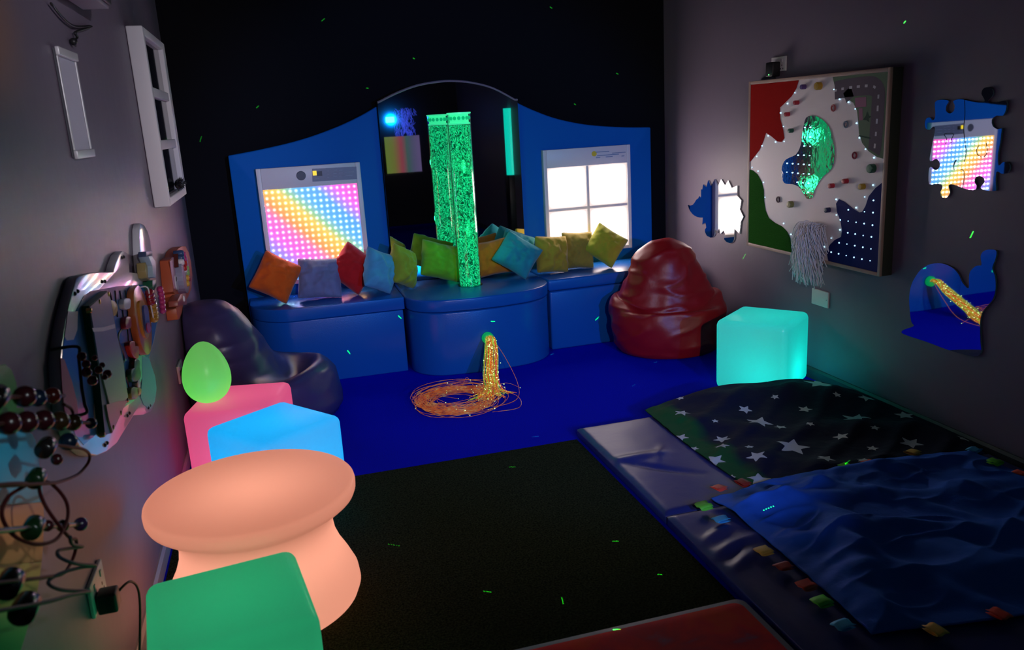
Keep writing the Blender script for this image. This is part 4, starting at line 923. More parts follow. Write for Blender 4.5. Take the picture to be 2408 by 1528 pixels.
pz = acrylic('jigsaw_mirror', 'jigsaw-piece shaped mirror high on the right wall reflecting the rainbow panel', [(2.9815,1.4605),(2.9532,1.4695),(2.9132,1.4664),(2.9059,1.4591),(2.9157,1.4469),(2.9179,1.4242),(2.8949,1.4121),(2.8744,1.4232),(2.8723,1.4456),(2.8823,1.4606),(2.8617,1.4679),(2.8321,1.4668),(2.7899,1.4576),(2.7409,1.4512),(2.7217,1.4554),(2.727,1.4679),(2.7404,1.4854),(2.7347,1.5036),(2.7156,1.5089),(2.6935,1.5017),(2.6859,1.4831),(2.6958,1.4682),(2.7065,1.4594),(2.7016,1.45),(2.6631,1.4488),(2.6225,1.4551),(2.616,1.4293),(2.6276,1.3995),(2.6579,1.4),(2.6793,1.385),(2.6728,1.3602),(2.6484,1.3478),(2.6298,1.3508),(2.6293,1.3293),(2.6311,1.2924),(2.6365,1.2551),(2.6328,1.2211),(2.6259,1.2088),(2.6085,1.2234),(2.5856,1.2197),(2.5762,1.2015),(2.5853,1.1826),(2.6112,1.1783),(2.6232,1.1839),(2.6365,1.1833),(2.6363,1.1455),(2.6307,1.111),(2.6656,1.1087),(2.6978,1.1114),(2.7048,1.1222),(2.6923,1.1359),(2.69,1.1521),(2.7111,1.1638),(2.7347,1.1577),(2.7391,1.1396),(2.7272,1.1241),(2.7319,1.1092),(2.7583,1.1057),(2.8009,1.1111),(2.845,1.1217),(2.8711,1.1201),(2.8721,1.1083),(2.8637,1.0885),(2.8749,1.0673),(2.8923,1.0626),(2.9133,1.0713),(2.915,1.0884),(2.9055,1.1062),(2.9157,1.1193),(2.9476,1.119),(2.982,1.1153),(2.9898,1.1497),(2.9883,1.1844),(2.9747,1.1884),(2.9625,1.1802),(2.9439,1.1776),(2.9294,1.1937),(2.9337,1.2137),(2.9529,1.2251),(2.9706,1.2177),(2.9841,1.2138),(2.9899,1.2256),(2.9841,1.2634),(2.9783,1.301),(2.9719,1.3315),(2.9717,1.3551),(2.9837,1.3601),(3.0009,1.3466),(3.0245,1.3519),(3.0313,1.3758),(3.0236,1.3943),(3.0032,1.3974),(2.9883,1.3855),(2.9755,1.3954),(2.9758,1.4221)], 2)
bm = B()
for s in ([(2.8227,1.4651),(2.8149,1.4059),(2.8152,1.3481),(2.8007,1.2868),(2.7939,1.2512),(2.8001,1.2168)], [(2.8502,1.1835),(2.8545,1.2067),(2.8413,1.2253),(2.8558,1.1966)], [(2.7979,1.1098),(2.7938,1.1531),(2.8009,1.1824),(2.8159,1.185)], [(2.9062,1.2885),(2.9016,1.3085),(2.9168,1.3284),(2.8688,1.3301),(2.8754,1.3088),(2.8781,1.2922)], [(2.6962,1.2946),(2.6887,1.2601),(2.7063,1.2392),(2.7352,1.2495),(2.7413,1.2685),(2.7308,1.2846)]):
    tube(bm, smooth_path([(2.7312, a, b_) for a, b_ in s], 5), 0.0012, 5)
obj('piece_seams', bm, M['black'], pz)
acrylic('snail_mirror', 'snail-shaped mirror low on the right wall below the jigsaw mirror', [(3.0886,0.4287),(3.0767,0.4154),(2.9358,0.414),(2.818,0.4091),(2.7077,0.4118),(2.6556,0.4212),(2.6344,0.4457),(2.6414,0.4837),(2.6463,0.5186),(2.6521,0.5745),(2.6436,0.6155),(2.6197,0.6486),(2.5982,0.6807),(2.5907,0.7234),(2.5969,0.7636),(2.6051,0.7827),(2.6156,0.8049),(2.6036,0.8442),(2.6048,0.8745),(2.6395,0.8747),(2.6672,0.8624),(2.6775,0.8402),(2.6697,0.8068),(2.6945,0.7994),(2.722,0.7739),(2.7279,0.7446),(2.7253,0.6988),(2.7606,0.7177),(2.7813,0.7464),(2.8155,0.7697),(2.8628,0.7805),(2.9099,0.777),(2.9575,0.7623),(2.9996,0.7329),(3.0272,0.6977),(3.0494,0.6552),(3.0576,0.5989),(3.0499,0.5412),(3.0346,0.4852),(3.0175,0.4693),(3.063,0.4447)], 3)

# sockets on the right wall
def socket_plate(label, xw, sgn, y0, y1, z0, z1, plug=None, sw=True):
    t = thing('wall_socket', label, 'socket', (xw, (y0+y1)/2, (z0+z1)/2))
    f = xw-sgn*0.011; g = xw-sgn*0.0005
    obj('plate', box(B(), min(f, g), max(f, g), y0, y1, z0, z1), M['white_pl'], t, bevel=0.003)
    bm = B(); q0, q1 = sorted((f-sgn*0.003, f+sgn*0.001))
    if sw:
        for fy in (0.25, 0.75): box(bm, q0, q1, y0+(y1-y0)*fy-0.006, y0+(y1-y0)*fy+0.006, z1-0.030, z1-0.014)
        obj('switches', bm, M['white_pl'], t, bevel=0.001)
        bm = B()
        for fy in (0.25, 0.75):
            for (dy, dz) in ((0, -0.012), (-0.011, -0.030), (0.011, -0.030)): 
                q0, q1 = sorted((f-sgn*0.0006, f+sgn*0.001)); box(bm, q0, q1, y0+(y1-y0)*fy+dy-0.0028, y0+(y1-y0)*fy+dy+0.0028, (z0+z1)/2+dz, (z0+z1)/2+dz+0.008)
        obj('pin_holes', bm, M['black'], t)
    else:
        ball(bm, (f-sgn*0.0004, y0+0.012, (z0+z1)/2), 0.0025, 8); obj('screw', bm, M['darkgrey'], t)
    return t
s1 = [(4.2069,1.7403),(4.07,1.7381),(4.0666,1.6607)]
socket_plate('white double socket high on the right wall above the activity board', 2.74, 1, s1[1][0], s1[0][0], s1[2][1], s1[1][1])
s2 = [(3.775,0.4947),(3.634,0.5094),(3.6288,0.4228)]
socket_plate('blank white plate low on the right wall under the yarn tassel', 2.74, 1, s2[1][0], s2[0][0], s2[2][1], s2[1][1], sw=False)
t = thing('power_adapter', 'black plug-in power adapter with a tiny green light above the activity board', 'adapter', (2.71, s1[0][0], s1[2][1]))
pa = [(4.1509,1.6701)][0]
obj('adapter_body', box(B(), 2.678, 2.7285, pa[0]-0.036, pa[0]+0.032, pa[1]-0.035, pa[1]+0.042), M['black'], t, bevel=0.006)
obj('pilot_light', ball(B(), (2.677, pa[0]-0.004, pa[1]-0.024), 0.004, 8), mat('pilot', (0.1, 0.6, 0.2), 0.4, emit=(0.2, 1.0, 0.3), es=1.0), t)
obj('lead', tube(B(), smooth_path([(2.70, pa[0], pa[1]-0.034), (2.71, pa[0]+0.004, 1.65), (2.725, pa[0]+0.004, 1.625)], 5), 0.003, 6), M['black'], t)

# ================================================================== left wall
# small clip frame
f = [(2.6774,1.7636),(2.9212,1.7636),(2.9234,1.4537),(2.674,1.451)]
ya, yb = f[0][0]*0.5+f[3][0]*0.5, f[1][0]*0.5+f[2][0]*0.5; zb, zt = (f[2][1]+f[3][1])/2, (f[0][1]+f[1][1])/2
t = thing('clip_frame', 'small silver snap frame with a plain grey sheet, high on the left wall', 'frame', (-0.55, (ya+yb)/2, zb))
obj('backing', box(B(), -0.5555, -0.550, ya+0.004, yb-0.004, zb+0.004, zt-0.004), M['darkgrey'], t)
obj('grey_sheet', box(B(), -0.550, -0.549, ya+0.012, yb-0.014, zb+0.02, zt-0.02), M['paper'], t)
fr_ = B(); q = 0.024
def rail(bm, p0, p1, w_, inner):
    pass
for (a, b_, c, d) in ((ya, yb, zb, zb+q), (ya, yb, zt-q, zt), (ya, ya+0.012, zb+q, zt-q), (yb-0.014, yb, zb+q, zt-q)): box(fr_, -0.5495, -0.538 if b_-a > 0.03 else -0.5445, a, b_, c, d)
obj('snap_rails', fr_, M['silver'], t, bevel=0.004, segs=3)
# big deep frame with three dark panes
f = [(4.1702,1.9999),(4.1347,1.1828),(4.8961,1.9703),(5.0347,1.1844)]
ya = (f[0][0]+f[1][0])/2; zt = f[0][1]*0.5+f[2][1]*0.5; zb = f[1][1]*0.5+f[3][1]*0.5; yb = (f[2][0]+f[3][0])/2
t = thing('deep_frame', 'tall deep silver-grey frame with three dark panes stacked in it, on the left wall', 'frame', (-0.55, (ya+yb)/2, zb))
xa, xb = -0.5555, -0.485; th = 0.04
frb = B()
prism(frb, [(ya, zb+0.02), (ya+0.015, zb), (yb-0.05, zb), (yb, zb+0.05), (yb, zt), (ya, zt)], xa, xb, 'X')
# hollow it: rebuild as rails
frb.free(); frb = B()
for (a, b_, c, d) in ((ya, ya+th, zb, zt), (yb-0.10, yb, zb, zt), (ya+th, yb-0.10, zb, zb+th), (ya+th, yb-0.10, zt-th, zt)): box(frb, xa, xb, a, b_, c, d)
obj('outer_frame', frb, mat('frame_silver', (0.80, 0.77, 0.80), 0.45), t, bevel=0.006, segs=3)
hz_ = (zt-zb-2*th)/3
cbm = B()
for k in (1, 2): box(cbm, xa+0.006, xb-0.006, ya+th, yb-0.10, zb+th+hz_*k-0.022, zb+th+hz_*k+0.022)
obj('crossbars', cbm, bpy.data.materials['frame_silver'], t, bevel=0.004)
for k in range(3): obj('dark_pane', box(B(), xa+0.001, xb-0.024, ya+th-0.002, yb-0.10+0.002, zb+th+hz_*k+(0.02 if k else 0), zb+th+hz_*(k+1)-(0.02 if k < 2 else 0)), M['darkpane'], t)
# dark fluffy toy tucked into the frame's bottom
bm = B(); ctr = Vector((-0.487, yb-0.30, zb+th+0.034))
ball(bm, ctr, 0.026, 14, (0.75, 4.0, 1.0))
for k in range(140):
    a = random.uniform(0, 2*PI); dy = random.uniform(-1, 1)*0.12; d = Vector((abs(math.cos(a))*0.9, random.gauss(0, 0.8), math.sin(a)))*random.uniform(0.03, 0.05)
    s = ctr+Vector((0.0, dy, 0)); e = s+d*0.8; e.x = max(e.x, -0.507); e.z = max(e.z, zb+th+0.004); tube(bm, [s, s.lerp(e, 0.6), e], 0.004, 4, taper=lambda u: 1-0.95*u)
tag(obj('fluffy_trim', bm, M['black'], smooth=False), 'black spiky fluff tucked in the bottom of the deep silver frame', 'decoration')
# wall batten with hanging cord
f = [(2.2847,1.8283),(3.0811,1.8645)]
t = thing('wall_batten', 'dark wall-mounted batten light at the top left with a cord hanging below', 'light fitting', (-0.557, 3.0, 1.93))
obj('housing', box(B(), -0.5565, -0.455, 2.3, f[1][0]+0.10, 1.935, 1.995), mat('batten_dark', (0.045, 0.04, 0.05), 0.5), t, bevel=0.006)
obj('diffuser', box(B(), -0.545, -0.462, 2.32, f[1][0]+0.08, 1.922, 1.9345), mat('batten_pale', (0.42, 0.38, 0.44), 0.4), t, bevel=0.004)
cd = [(2.7146,1.8807),(2.8469,1.8549),(2.9917,1.8509),(3.2769,1.883),(2.9897,1.8343),(3.0012,1.819),(2.9243,1.7988),(2.9515,1.7889)]
obj('cord', tube(B(), smooth_path([(-0.545, a, b_) for a, b_ in cd], 5), 0.004, 6), M['black'], t, smooth=True)
kb = cd[-2]; obj('cord_knot', ball(B(), (-0.544, kb[0], kb[1]), 0.012, 10), M['black'], t, smooth=True)

# ---- elephant activity board
EX = -0.53
el = [(2.3446,1.1532),(2.397,1.1555),(2.5168,1.1427),(2.691,1.1167),(2.8384,1.093),(2.885,1.1096),(2.9669,1.128),(3.0527,1.1307),(3.1236,1.1144),(3.1286,1.0841),(3.1118,1.048),(3.3575,1.0007),(3.3725,1.0411),(3.4097,1.1002),(3.4623,1.1587),(3.5148,1.1773),(3.6091,1.1591),(3.6697,1.1285),(3.6924,1.0839),(3.6707,1.0239),(3.6862,0.9721),(3.6653,0.9114),(3.6361,0.8455),(3.5919,0.7976),(3.5368,0.7674),(3.3579,0.7272),(3.2129,0.7054),(3.2265,0.6787),(3.2697,0.6168),(3.2626,0.5719),(3.1796,0.5447),(3.0634,0.5444),(2.9168,0.5818),(2.7524,0.6354),(2.6274,0.6429),(2.4588,0.6519),(2.3268,0.6779),(2.2163,0.7096),(2.1415,0.7438),(2.0916,0.7767),(2.0321,0.8356),(2.0137,0.896),(2.0267,0.953),(2.0531,1.006),(2.0989,1.0428),(2.1643,1.0812),(2.2487,1.1184)]
t = thing('elephant_activity_board', 'large white and blue elephant-shaped activity board on the left wall', 'activity board', (-0.545, 2.6, 0.49))
obj('board', prism(B(), el, -0.5565, EX, 'X'), mat('board_white', (0.74, 0.73, 0.78), 0.22, spec=0.7, coat=0.5), t, bevel=0.003)
def inlay(name, crop, m, dx=0.0015, parent=None, back=None, smooth_k=0, bevel=0.0, label=None):
    p = smooth_poly(crop, smooth_k) if smooth_k else crop
    return obj(name, prism(B(), p, EX+(back if back is not None else 0.0001), EX+dx, 'X'), m, parent or t, bevel=bevel, label=label)
blu_ = mat('board_blue', (0.03, 0.17, 0.46), 0.25, coat=0.3)
inlay('blue_inlay', [(2.1562,1.0662),(2.2158,1.0738),(2.3139,1.0878),(2.3864,1.1004),(2.4719,1.0982),(2.8458,1.045),(3.385,0.9542),(3.5788,0.8708),(3.5505,0.8063),(3.5007,0.7754),(3.3325,0.7334),(3.1894,0.7116),(3.1388,0.7061),(2.7862,0.6727),(2.6777,0.6971),(2.2158,0.7628),(2.109,0.7807),(2.0554,0.8269),(2.0281,0.8992),(2.0362,0.9539),(2.0653,1.0025),(2.1092,1.0401)], blu_, label='blue body area')
inlay('teal_light_tint', [(3.0616,0.7521),(3.1956,0.7085),(3.2103,0.683),(3.2532,0.6214),(3.2397,0.5787),(3.1568,0.5519),(3.0469,0.5593),(2.939,0.6107),(2.9122,0.6497),(2.9871,0.6871)], mat('board_teal_light', (0.10, 0.42, 0.45), 0.4), 0.002, label='teal light on the white board')  # coloured light falling on the white board, put in as a teal piece
inlay('lilac_inlay', [(2.2027,1.0978),(2.2939,1.0785),(2.2543,1.0389),(2.2011,1.0257),(2.1398,1.0387),(2.1267,1.0522)], mat('board_lilac', (0.42, 0.40, 0.50), 0.4), 0.002)
inlay('red_inlay', [(2.058,1.0167),(2.0864,1.0048),(2.1139,0.9428),(2.1232,0.8886),(2.1091,0.8503),(2.0264,0.8583),(2.0066,0.9063),(2.0262,0.9569)], mat('board_red', (0.45, 0.05, 0.06), 0.4), 0.002, label='red area')
inlay('pink_inlay', [(2.274,0.8303),(2.3036,0.8337),(2.3504,0.8146),(2.379,0.781),(2.379,0.7417),(2.3545,0.7161),(2.2786,0.7371),(2.2526,0.7585),(2.2518,0.8007)], mat('board_pink', (0.62, 0.30, 0.36), 0.4), 0.002, label='pink arched panel')
inlay('green_wedge', [(2.6583,0.8401),(2.6711,0.8016),(2.666,0.7243),(2.6272,0.7296),(2.6204,0.7738)], mat('board_lime', (0.30, 0.60, 0.16), 0.4), 0.011, label='lime green wedge')
# clear fronted tower
sl_ = inlay('tower_box', [(2.3405,1.0817),(2.5972,1.0745),(2.621,1.0427),(2.6204,0.9507),(2.6417,0.8405),(2.6111,0.7309),(2.4339,0.7643),(2.332,0.7259),(2.2551,0.7532),(2.3185,0.9297)], mat('tower_green', (0.02, 0.09, 0.05), 0.4), 0.020, label='dark green box')
obj('clear_front', prism(B(), [(2.332,1.0803),(2.5794,1.0745),(2.5961,1.0472),(2.5955,0.9561),(2.617,0.8469),(2.5883,0.7399),(2.3478,0.8023),(2.3148,0.9395)], -0.5095, -0.506, 'X'), mat('clear_front', (0.33, 0.32, 0.38), 0.3), sl_, label='clear plastic front')
obj('white_band', prism(B(), [(2.3068,1.0282),(2.4376,1.0003),(2.5913,0.975),(2.5857,0.9636),(2.4284,0.9905),(2.3137,1.0162)], -0.5058, -0.5050, 'X'), mat('band_white', (0.75, 0.74, 0.80), 0.4), sl_)
obj('pink_reflection', prism(B(), [(2.3068,0.8158),(2.4346,0.7836),(2.5867,0.7384),(2.5038,0.7404),(2.3863,0.7354),(2.32,0.7323),(2.3072,0.7729)], -0.5095, -0.5055, 'X'), bpy.data.materials['board_pink'], sl_)  # pink reflection in the tower front, put in as a coloured piece
for (a, b_) in [(2.45,1.0703),(2.3298,1.0705),(2.5825,1.0664),(2.5796,0.7407),(2.4606,0.7407),(2.3383,0.7403),(2.2227,0.762)]: obj('screw', lathe(B(), [(0, 0.004), (0.006, 0.003), (0.007, 0), (0.007, -0.01), (0, -0.01)], 10, (-0.506, a, b_), 'X'), M['brass'], sl_)
bm = B()
for (a, b_) in [(2.64,1.0962),(2.6814,1.0895),(2.3011,1.1235),(2.3348,1.1238),(3.0056,1.1138),(3.0436,1.1112),(2.3139,0.7012),(2.3439,0.6966),(2.6546,0.6689),(2.6921,0.6644),(3.0162,0.574),(3.0542,0.5696),(2.2904,0.8211),(2.354,0.7952),(2.2694,0.7487)]: ball(bm, (EX, a, b_), 0.006, 8)
obj('bolts', bm, M['black'], t)
# sliding knobs in slots
bm = B()
SL = [[(2.7155,1.0476),(2.7207,1.015),(2.6951,0.9887)], [(2.7944,1.0392),(2.7729,0.9937),(2.7618,0.961)], [(2.8675,1.0261),(2.859,0.965),(2.8344,0.9089)], [(2.956,1.0107),(2.9514,0.9571),(2.9119,0.9196)], [(2.829,0.9102),(2.7493,0.9124),(2.7174,0.893),(2.7528,0.8458),(2.7432,0.8208),(2.7035,0.8371)], [(2.8828,0.8919),(2.8679,0.8614),(2.8341,0.8131),(2.8168,0.7494)], [(2.733,0.774),(2.7429,0.7431),(2.7431,0.7122)]]
for s in SL: tube(bm, smooth_path([(EX, a, b_) for a, b_ in s], 5), 0.005, 6)
obj('slots', bm, M['black'], t)
KN2 = [('yellow', (0.55, 0.42, 0.06), [(660,528),(690,530),(705,560),(700,610),(672,610)]), ('white', (0.60, 0.60, 0.66), [(745,518),(778,512),(785,540),(778,575),(748,572)]), ('dark red', (0.30, 0.01, 0.03), [(755,628),(782,622),(788,650),(785,690),(756,690)]), ('red', (0.55, 0.03, 0.02), [(778,775),(808,768),(812,800),(835,800),(830,870),(806,865),(785,820)]), ('green', (0.02, 0.14, 0.04), [(808,880),(836,880),(838,930),(845,960),(838,1000),(800,1010),(786,970),(790,935),(806,930)]), ('white', (0.60, 0.56, 0.55), [(835,988),(844,1010),(846,1040),(834,1045),(828,1015)]), ('olive', (0.22, 0.26, 0.05), [(788,1050),(825,1045),(828,1105),(792,1112)]), ('yellow', (0.65, 0.38, 0.05), [(828,1045),(850,1050),(850,1085),(830,1092)])]
for k, (lab, c, cr) in enumerate(KN2):
    px = [(a*0.3928, 500+b_*0.3928) for a, b_ in cr]
KP = [[(2.6195,1.0394),(2.6894,1.0245),(2.713,1.004),(2.6795,0.9848),(2.6137,0.9989)], [(2.8356,1.002),(2.9314,0.9867),(2.9372,0.9696),(2.8998,0.9572),(2.8183,0.9758)], [(2.811,0.9465),(2.8882,0.9331),(2.8909,0.9165),(2.8627,0.9003),(2.7848,0.9183)], [(2.8031,0.8668),(2.8895,0.8492),(2.8852,0.8319),(2.9521,0.8148),(2.9013,0.7869),(2.8361,0.8073),(2.8003,0.8423)], [(2.8345,0.7992),(2.9139,0.7776),(2.8946,0.7536),(2.8993,0.7345),(2.8596,0.7227),(2.7513,0.7494),(2.7334,0.777),(2.76,0.7888),(2.805,0.7789)], [(2.8458,0.7335),(2.8601,0.7165),(2.851,0.7017),(2.8151,0.7097),(2.8129,0.7277)], [(2.7025,0.7419),(2.8018,0.7141),(2.7809,0.6863),(2.685,0.7131)], [(2.7984,0.7148),(2.8576,0.6938),(2.8402,0.6787),(2.7816,0.6932)]]
for (lab, c, _), p in zip(KN2, KP): inlay('slider_block', p, mat('slider_'+lab.replace(' ', '_'), c, 0.4), 0.018, smooth_k=2, bevel=0.003, label=lab+' sliding block')
# round spinner
dp = [(2.9668,0.9916),(3.0367,1.0043),(3.1085,0.9949),(3.1725,0.9463),(3.2189,0.8932),(3.2245,0.8411),(3.1727,0.7832),(3.107,0.7556),(3.0247,0.7661),(2.9568,0.8127),(2.9336,0.877),(2.9343,0.9348)]
sp_ = inlay('spinner', dp, mat('spinner_orange', (0.58, 0.17, 0.05), 0.25), 0.025, smooth_k=3, back=0.003, bevel=0.004, label='big orange spinner disc')
obj('spinner_ring', prism(B(), smooth_poly([(3.0012,0.955),(3.0821,0.9459),(3.1099,0.9087),(3.0976,0.8624),(3.085,0.8223),(3.0306,0.8232),(2.9891,0.8512),(2.9785,0.901)], 3), -0.5055, -0.497, 'X'), mat('ring_amber', (0.62, 0.30, 0.05), 0.25), sp_)
obj('spinner_hub', prism(B(), smooth_poly([(3.0342,0.9356),(3.0977,0.9256),(3.1115,0.9013),(3.0946,0.8622),(3.0992,0.8364),(3.0426,0.8364),(3.0045,0.8646),(3.0143,0.9042)], 3), -0.4973, -0.490, 'X'), mat('hub_blue', (0.05, 0.08, 0.28), 0.3), sp_)
obj('hub_dot', prism(B(), smooth_poly([(3.016,0.8767),(3.0655,0.8685),(3.075,0.848),(3.0347,0.8392),(3.0062,0.855)], 3), -0.4903, -0.487, 'X'), mat('hub_red', (0.55, 0.04, 0.12), 0.3), sp_)
# gears on the trunk
for k, (p, c, dx, lab) in enumerate([
    ([(3.2725,1.0532),(3.3294,1.0496),(3.4158,1.0314),(3.398,1.0047),(3.3747,0.9856),(3.3079,0.9808),(3.2609,0.9984),(3.2555,1.0245)], (0.34, 0.26, 0.10), 0.030, 'brown gear'),
    ([(3.2599,1.0773),(3.3409,1.0682),(3.4046,1.0381),(3.3942,1.0136),(3.3453,0.9825),(3.2851,0.9959),(3.3123,1.0329)], (0.30, 0.40, 0.48), 0.048, 'pale blue gear'),
    ([(3.2738,1.0948),(3.4305,1.0757),(3.407,1.0569),(3.3312,1.0665),(3.2572,1.0772)], (0.06, 0.08, 0.16), 0.040, 'dark blue gear'),
    ([(3.3463,0.9742),(3.4406,0.9599),(3.4231,0.9376),(3.346,0.9351),(3.3204,0.9529)], (0.02, 0.12, 0.06), 0.035, 'green gear')]):
    inlay('gear', p, mat('gear_%s' % lab.split()[0], c, 0.4), dx, back=0.012 if k in (1, 2) else None, bevel=0.002, label=lab)
# bead rows at the far edge
for k, (x_, y_, r, c) in enumerate([(903,480,16,0),(908,505,16,0),(912,530,15,0),(922,555,16,1),(925,580,15,1),(930,605,15,1),(932,630,14,1),(938,460,11,2),(944,485,11,2),(948,510,11,2),(950,535,10,2),(952,560,10,2),(955,585,12,2)]):
    pass
BP = [(3.2245,0.9472),(3.2278,0.9307),(3.2265,0.9152),(3.2491,0.8948),(3.244,0.8799),(3.2475,0.8632),(3.2393,0.8487),(3.3731,0.9323),(3.3813,0.9143),(3.3811,0.8978),(3.3725,0.883),(3.3628,0.8682),(3.3564,0.851)]
bc = [mat('bead_maroon', (0.28, 0.02, 0.03), 0.2), mat('bead_amber', (0.48, 0.25, 0.04), 0.2), mat('bead_pink', (0.50, 0.04, 0.16), 0.2)]
for k, (a, b_) in enumerate(BP):
    c = 0 if k < 3 else 1 if k < 7 else 2
    obj('bead', ball(B(), (-0.495 if c < 2 else -0.478, a, b_), 0.017 if c < 2 else 0.013, 12, (1, 1.6, 1)), bc[c], t, smooth=True, label=['dark red bead', 'amber bead', 'pink bead'][c])
wpth = [(3.1972,0.9738),(3.2068,0.9188),(3.2183,0.8518),(3.2367,0.8362)]
obj('bead_wire', tube(B(), smooth_path([(EX, *wpth[0])]+[(-0.495, a, b_) for a, b_ in wpth]+[(EX, *wpth[-1])], 5), 0.003, 6), M['silver'], t, smooth=True)
# bead cluster on a wire, near side
cw = [(2.0003,1.0519),(1.9923,1.0264),(1.983,0.9973),(1.9702,0.9616),(1.9668,0.9267),(1.9573,0.9058)]
obj('bead_wire', tube(B(), smooth_path([(EX, *cw[0])]+[(-0.475, a, b_) for a, b_ in cw]+[(EX, *cw[-1])], 5), 0.004, 6), M['black'], t, smooth=True)
CB = [(1.9659,1.0362,24),(1.9791,1.0141,22),(1.9564,1.001,26),(1.9807,0.974,26),(2.0251,1.0155,16),(2.0721,0.9843,16),(2.0159,0.9879,22),(2.0794,0.9593,24),(2.0334,0.9644,16)]
for k, (a, b_, r) in enumerate(CB):
    obj('bead', ball(B(), (-0.462+0.003*k, a, b_), r*0.00044, 14), mat('bead_dark%d' % (k % 2), [(0.16, 0.015, 0.02), (0.20, 0.03, 0.05)][k % 2], 0.15) if k < 2 else bpy.data.materials['bead_dark%d' % (k % 2)], t, smooth=True, label='dark red bead')
cr_ = [(2.3705,1.0396),(2.3613,1.0049),(2.3534,0.9465),(2.3838,0.8669),(2.3953,0.8538),(2.3609,0.8927),(2.3521,0.9701),(2.345,1.0179)]
inlay('dark_rod', cr_, mat('rod_brown', (0.10, 0.07, 0.02), 0.3), 0.02)

# ---- orange animal board further along the left wall
OX = -0.51
ow = [(4.0503,0.9471),(4.0661,0.9509),(4.1125,0.9473),(4.1666,0.9457),(4.2248,0.9406),(4.2973,0.9533),(4.4233,0.9527),(4.5759,0.9428),(4.7568,0.9189),(4.8574,0.8717),(4.8922,0.8062),(4.8657,0.7418),(4.7191,0.6922),(4.5273,0.6846),(4.255,0.6933),(4.1588,0.6733),(4.0421,0.6691),(3.9883,0.6793),(3.9876,0.7319),(4.0324,0.7928),(3.9763,0.8128),(4.0141,0.8778)]
t = thing('orange_activity_board', 'small orange bird-shaped activity board at the far end of the left wall', 'activity board', (-0.545, 4.6, 0.65))
obj('board', prism(B(), ow, -0.5565, OX, 'X'), mat('owl_orange', (0.50, 0.10, 0.04), 0.4), t, bevel=0.003)
EX = OX
inlay('pink_wing', [(4.0227,0.9476),(4.0733,0.9448),(4.0998,0.9533),(4.1857,0.9424),(4.2086,0.9163),(4.198,0.879),(4.161,0.8331),(4.0835,0.8017),(4.0216,0.8194),(4.0118,0.8715)], mat('owl_pink', (0.55, 0.28, 0.42), 0.4), 0.004, label='pink wing')
ey = inlay('eye', [(4.0717,0.8674),(4.1197,0.8695),(4.1552,0.8533),(4.1539,0.8211),(4.1133,0.7993),(4.0673,0.8045),(4.0518,0.8296)], mat('owl_white', (0.66, 0.60, 0.66), 0.4), 0.009, smooth_k=3, label='white eye')
obj('pupil', prism(B(), smooth_poly([(4.073,0.862),(4.0979,0.861),(4.0983,0.8498),(4.0716,0.8432),(4.0614,0.8529)], 3), -0.5012, -0.4995, 'X'), M['black'], ey)
inlay('amber_strip', [(4.164,0.8931),(4.2286,0.8845),(4.2379,0.8385),(4.2127,0.7901),(4.1532,0.7942),(4.1233,0.8256),(4.1337,0.8625)], mat('owl_amber', (0.55, 0.32, 0.04), 0.4), 0.018)
gd = inlay('grey_disc', [(4.1968,0.9416),(4.2644,0.9482),(4.3605,0.9347),(4.4253,0.8984),(4.421,0.8406),(4.347,0.7845),(4.2673,0.7584),(4.1886,0.7631),(4.1265,0.7974),(4.1223,0.8564),(4.1487,0.9102)], mat('owl_grey', (0.27, 0.27, 0.38), 0.3), 0.034, smooth_k=3, back=0.0, label='grey disc')
inlay('dark_block', [(4.1708,0.9593),(4.3042,0.943),(4.209,0.8888),(4.1134,0.9038)], mat('owl_brown', (0.10, 0.02, 0.015), 0.4), 0.022)
inlay('rust_block', [(3.7674,0.8088),(3.9141,0.8107),(4.0884,0.7809),(4.0864,0.7587),(4.0597,0.7317),(3.7601,0.7849)], mat('owl_rust', (0.34, 0.07, 0.05), 0.35), 0.04, bevel=0.003)
OB = [(4.2064,0.9544,0),(4.191,0.9341,0),(4.2811,0.9374,1),(4.292,0.9125,1),(4.2802,0.8944,2),(4.2355,0.8782,2),(4.3177,0.8617,3),(4.3187,0.8414,3),(4.2689,0.823,4),(4.3081,0.8129,2),(4.2483,0.7997,4),(4.1657,0.9182,5),(4.2412,0.8707,5),(3.9703,0.7769,5)]
oc = [mat('peg_%d' % i, c, 0.25) for i, c in enumerate([(0.04, 0.08, 0.20), (0.42, 0.05, 0.20), (0.45, 0.03, 0.03), (0.25, 0.45, 0.15), (0.60, 0.34, 0.05), (0.75, 0.7, 0.75)])]
for k, (a, b_, c) in enumerate(OB): obj('peg', lathe(B(), [(0, 0.012), (0.013, 0.010), (0.016, 0.0), (0.016, -0.035), (0, -0.035)], 12, (-0.475, a, b_), 'X'), oc[c], t, smooth=True)

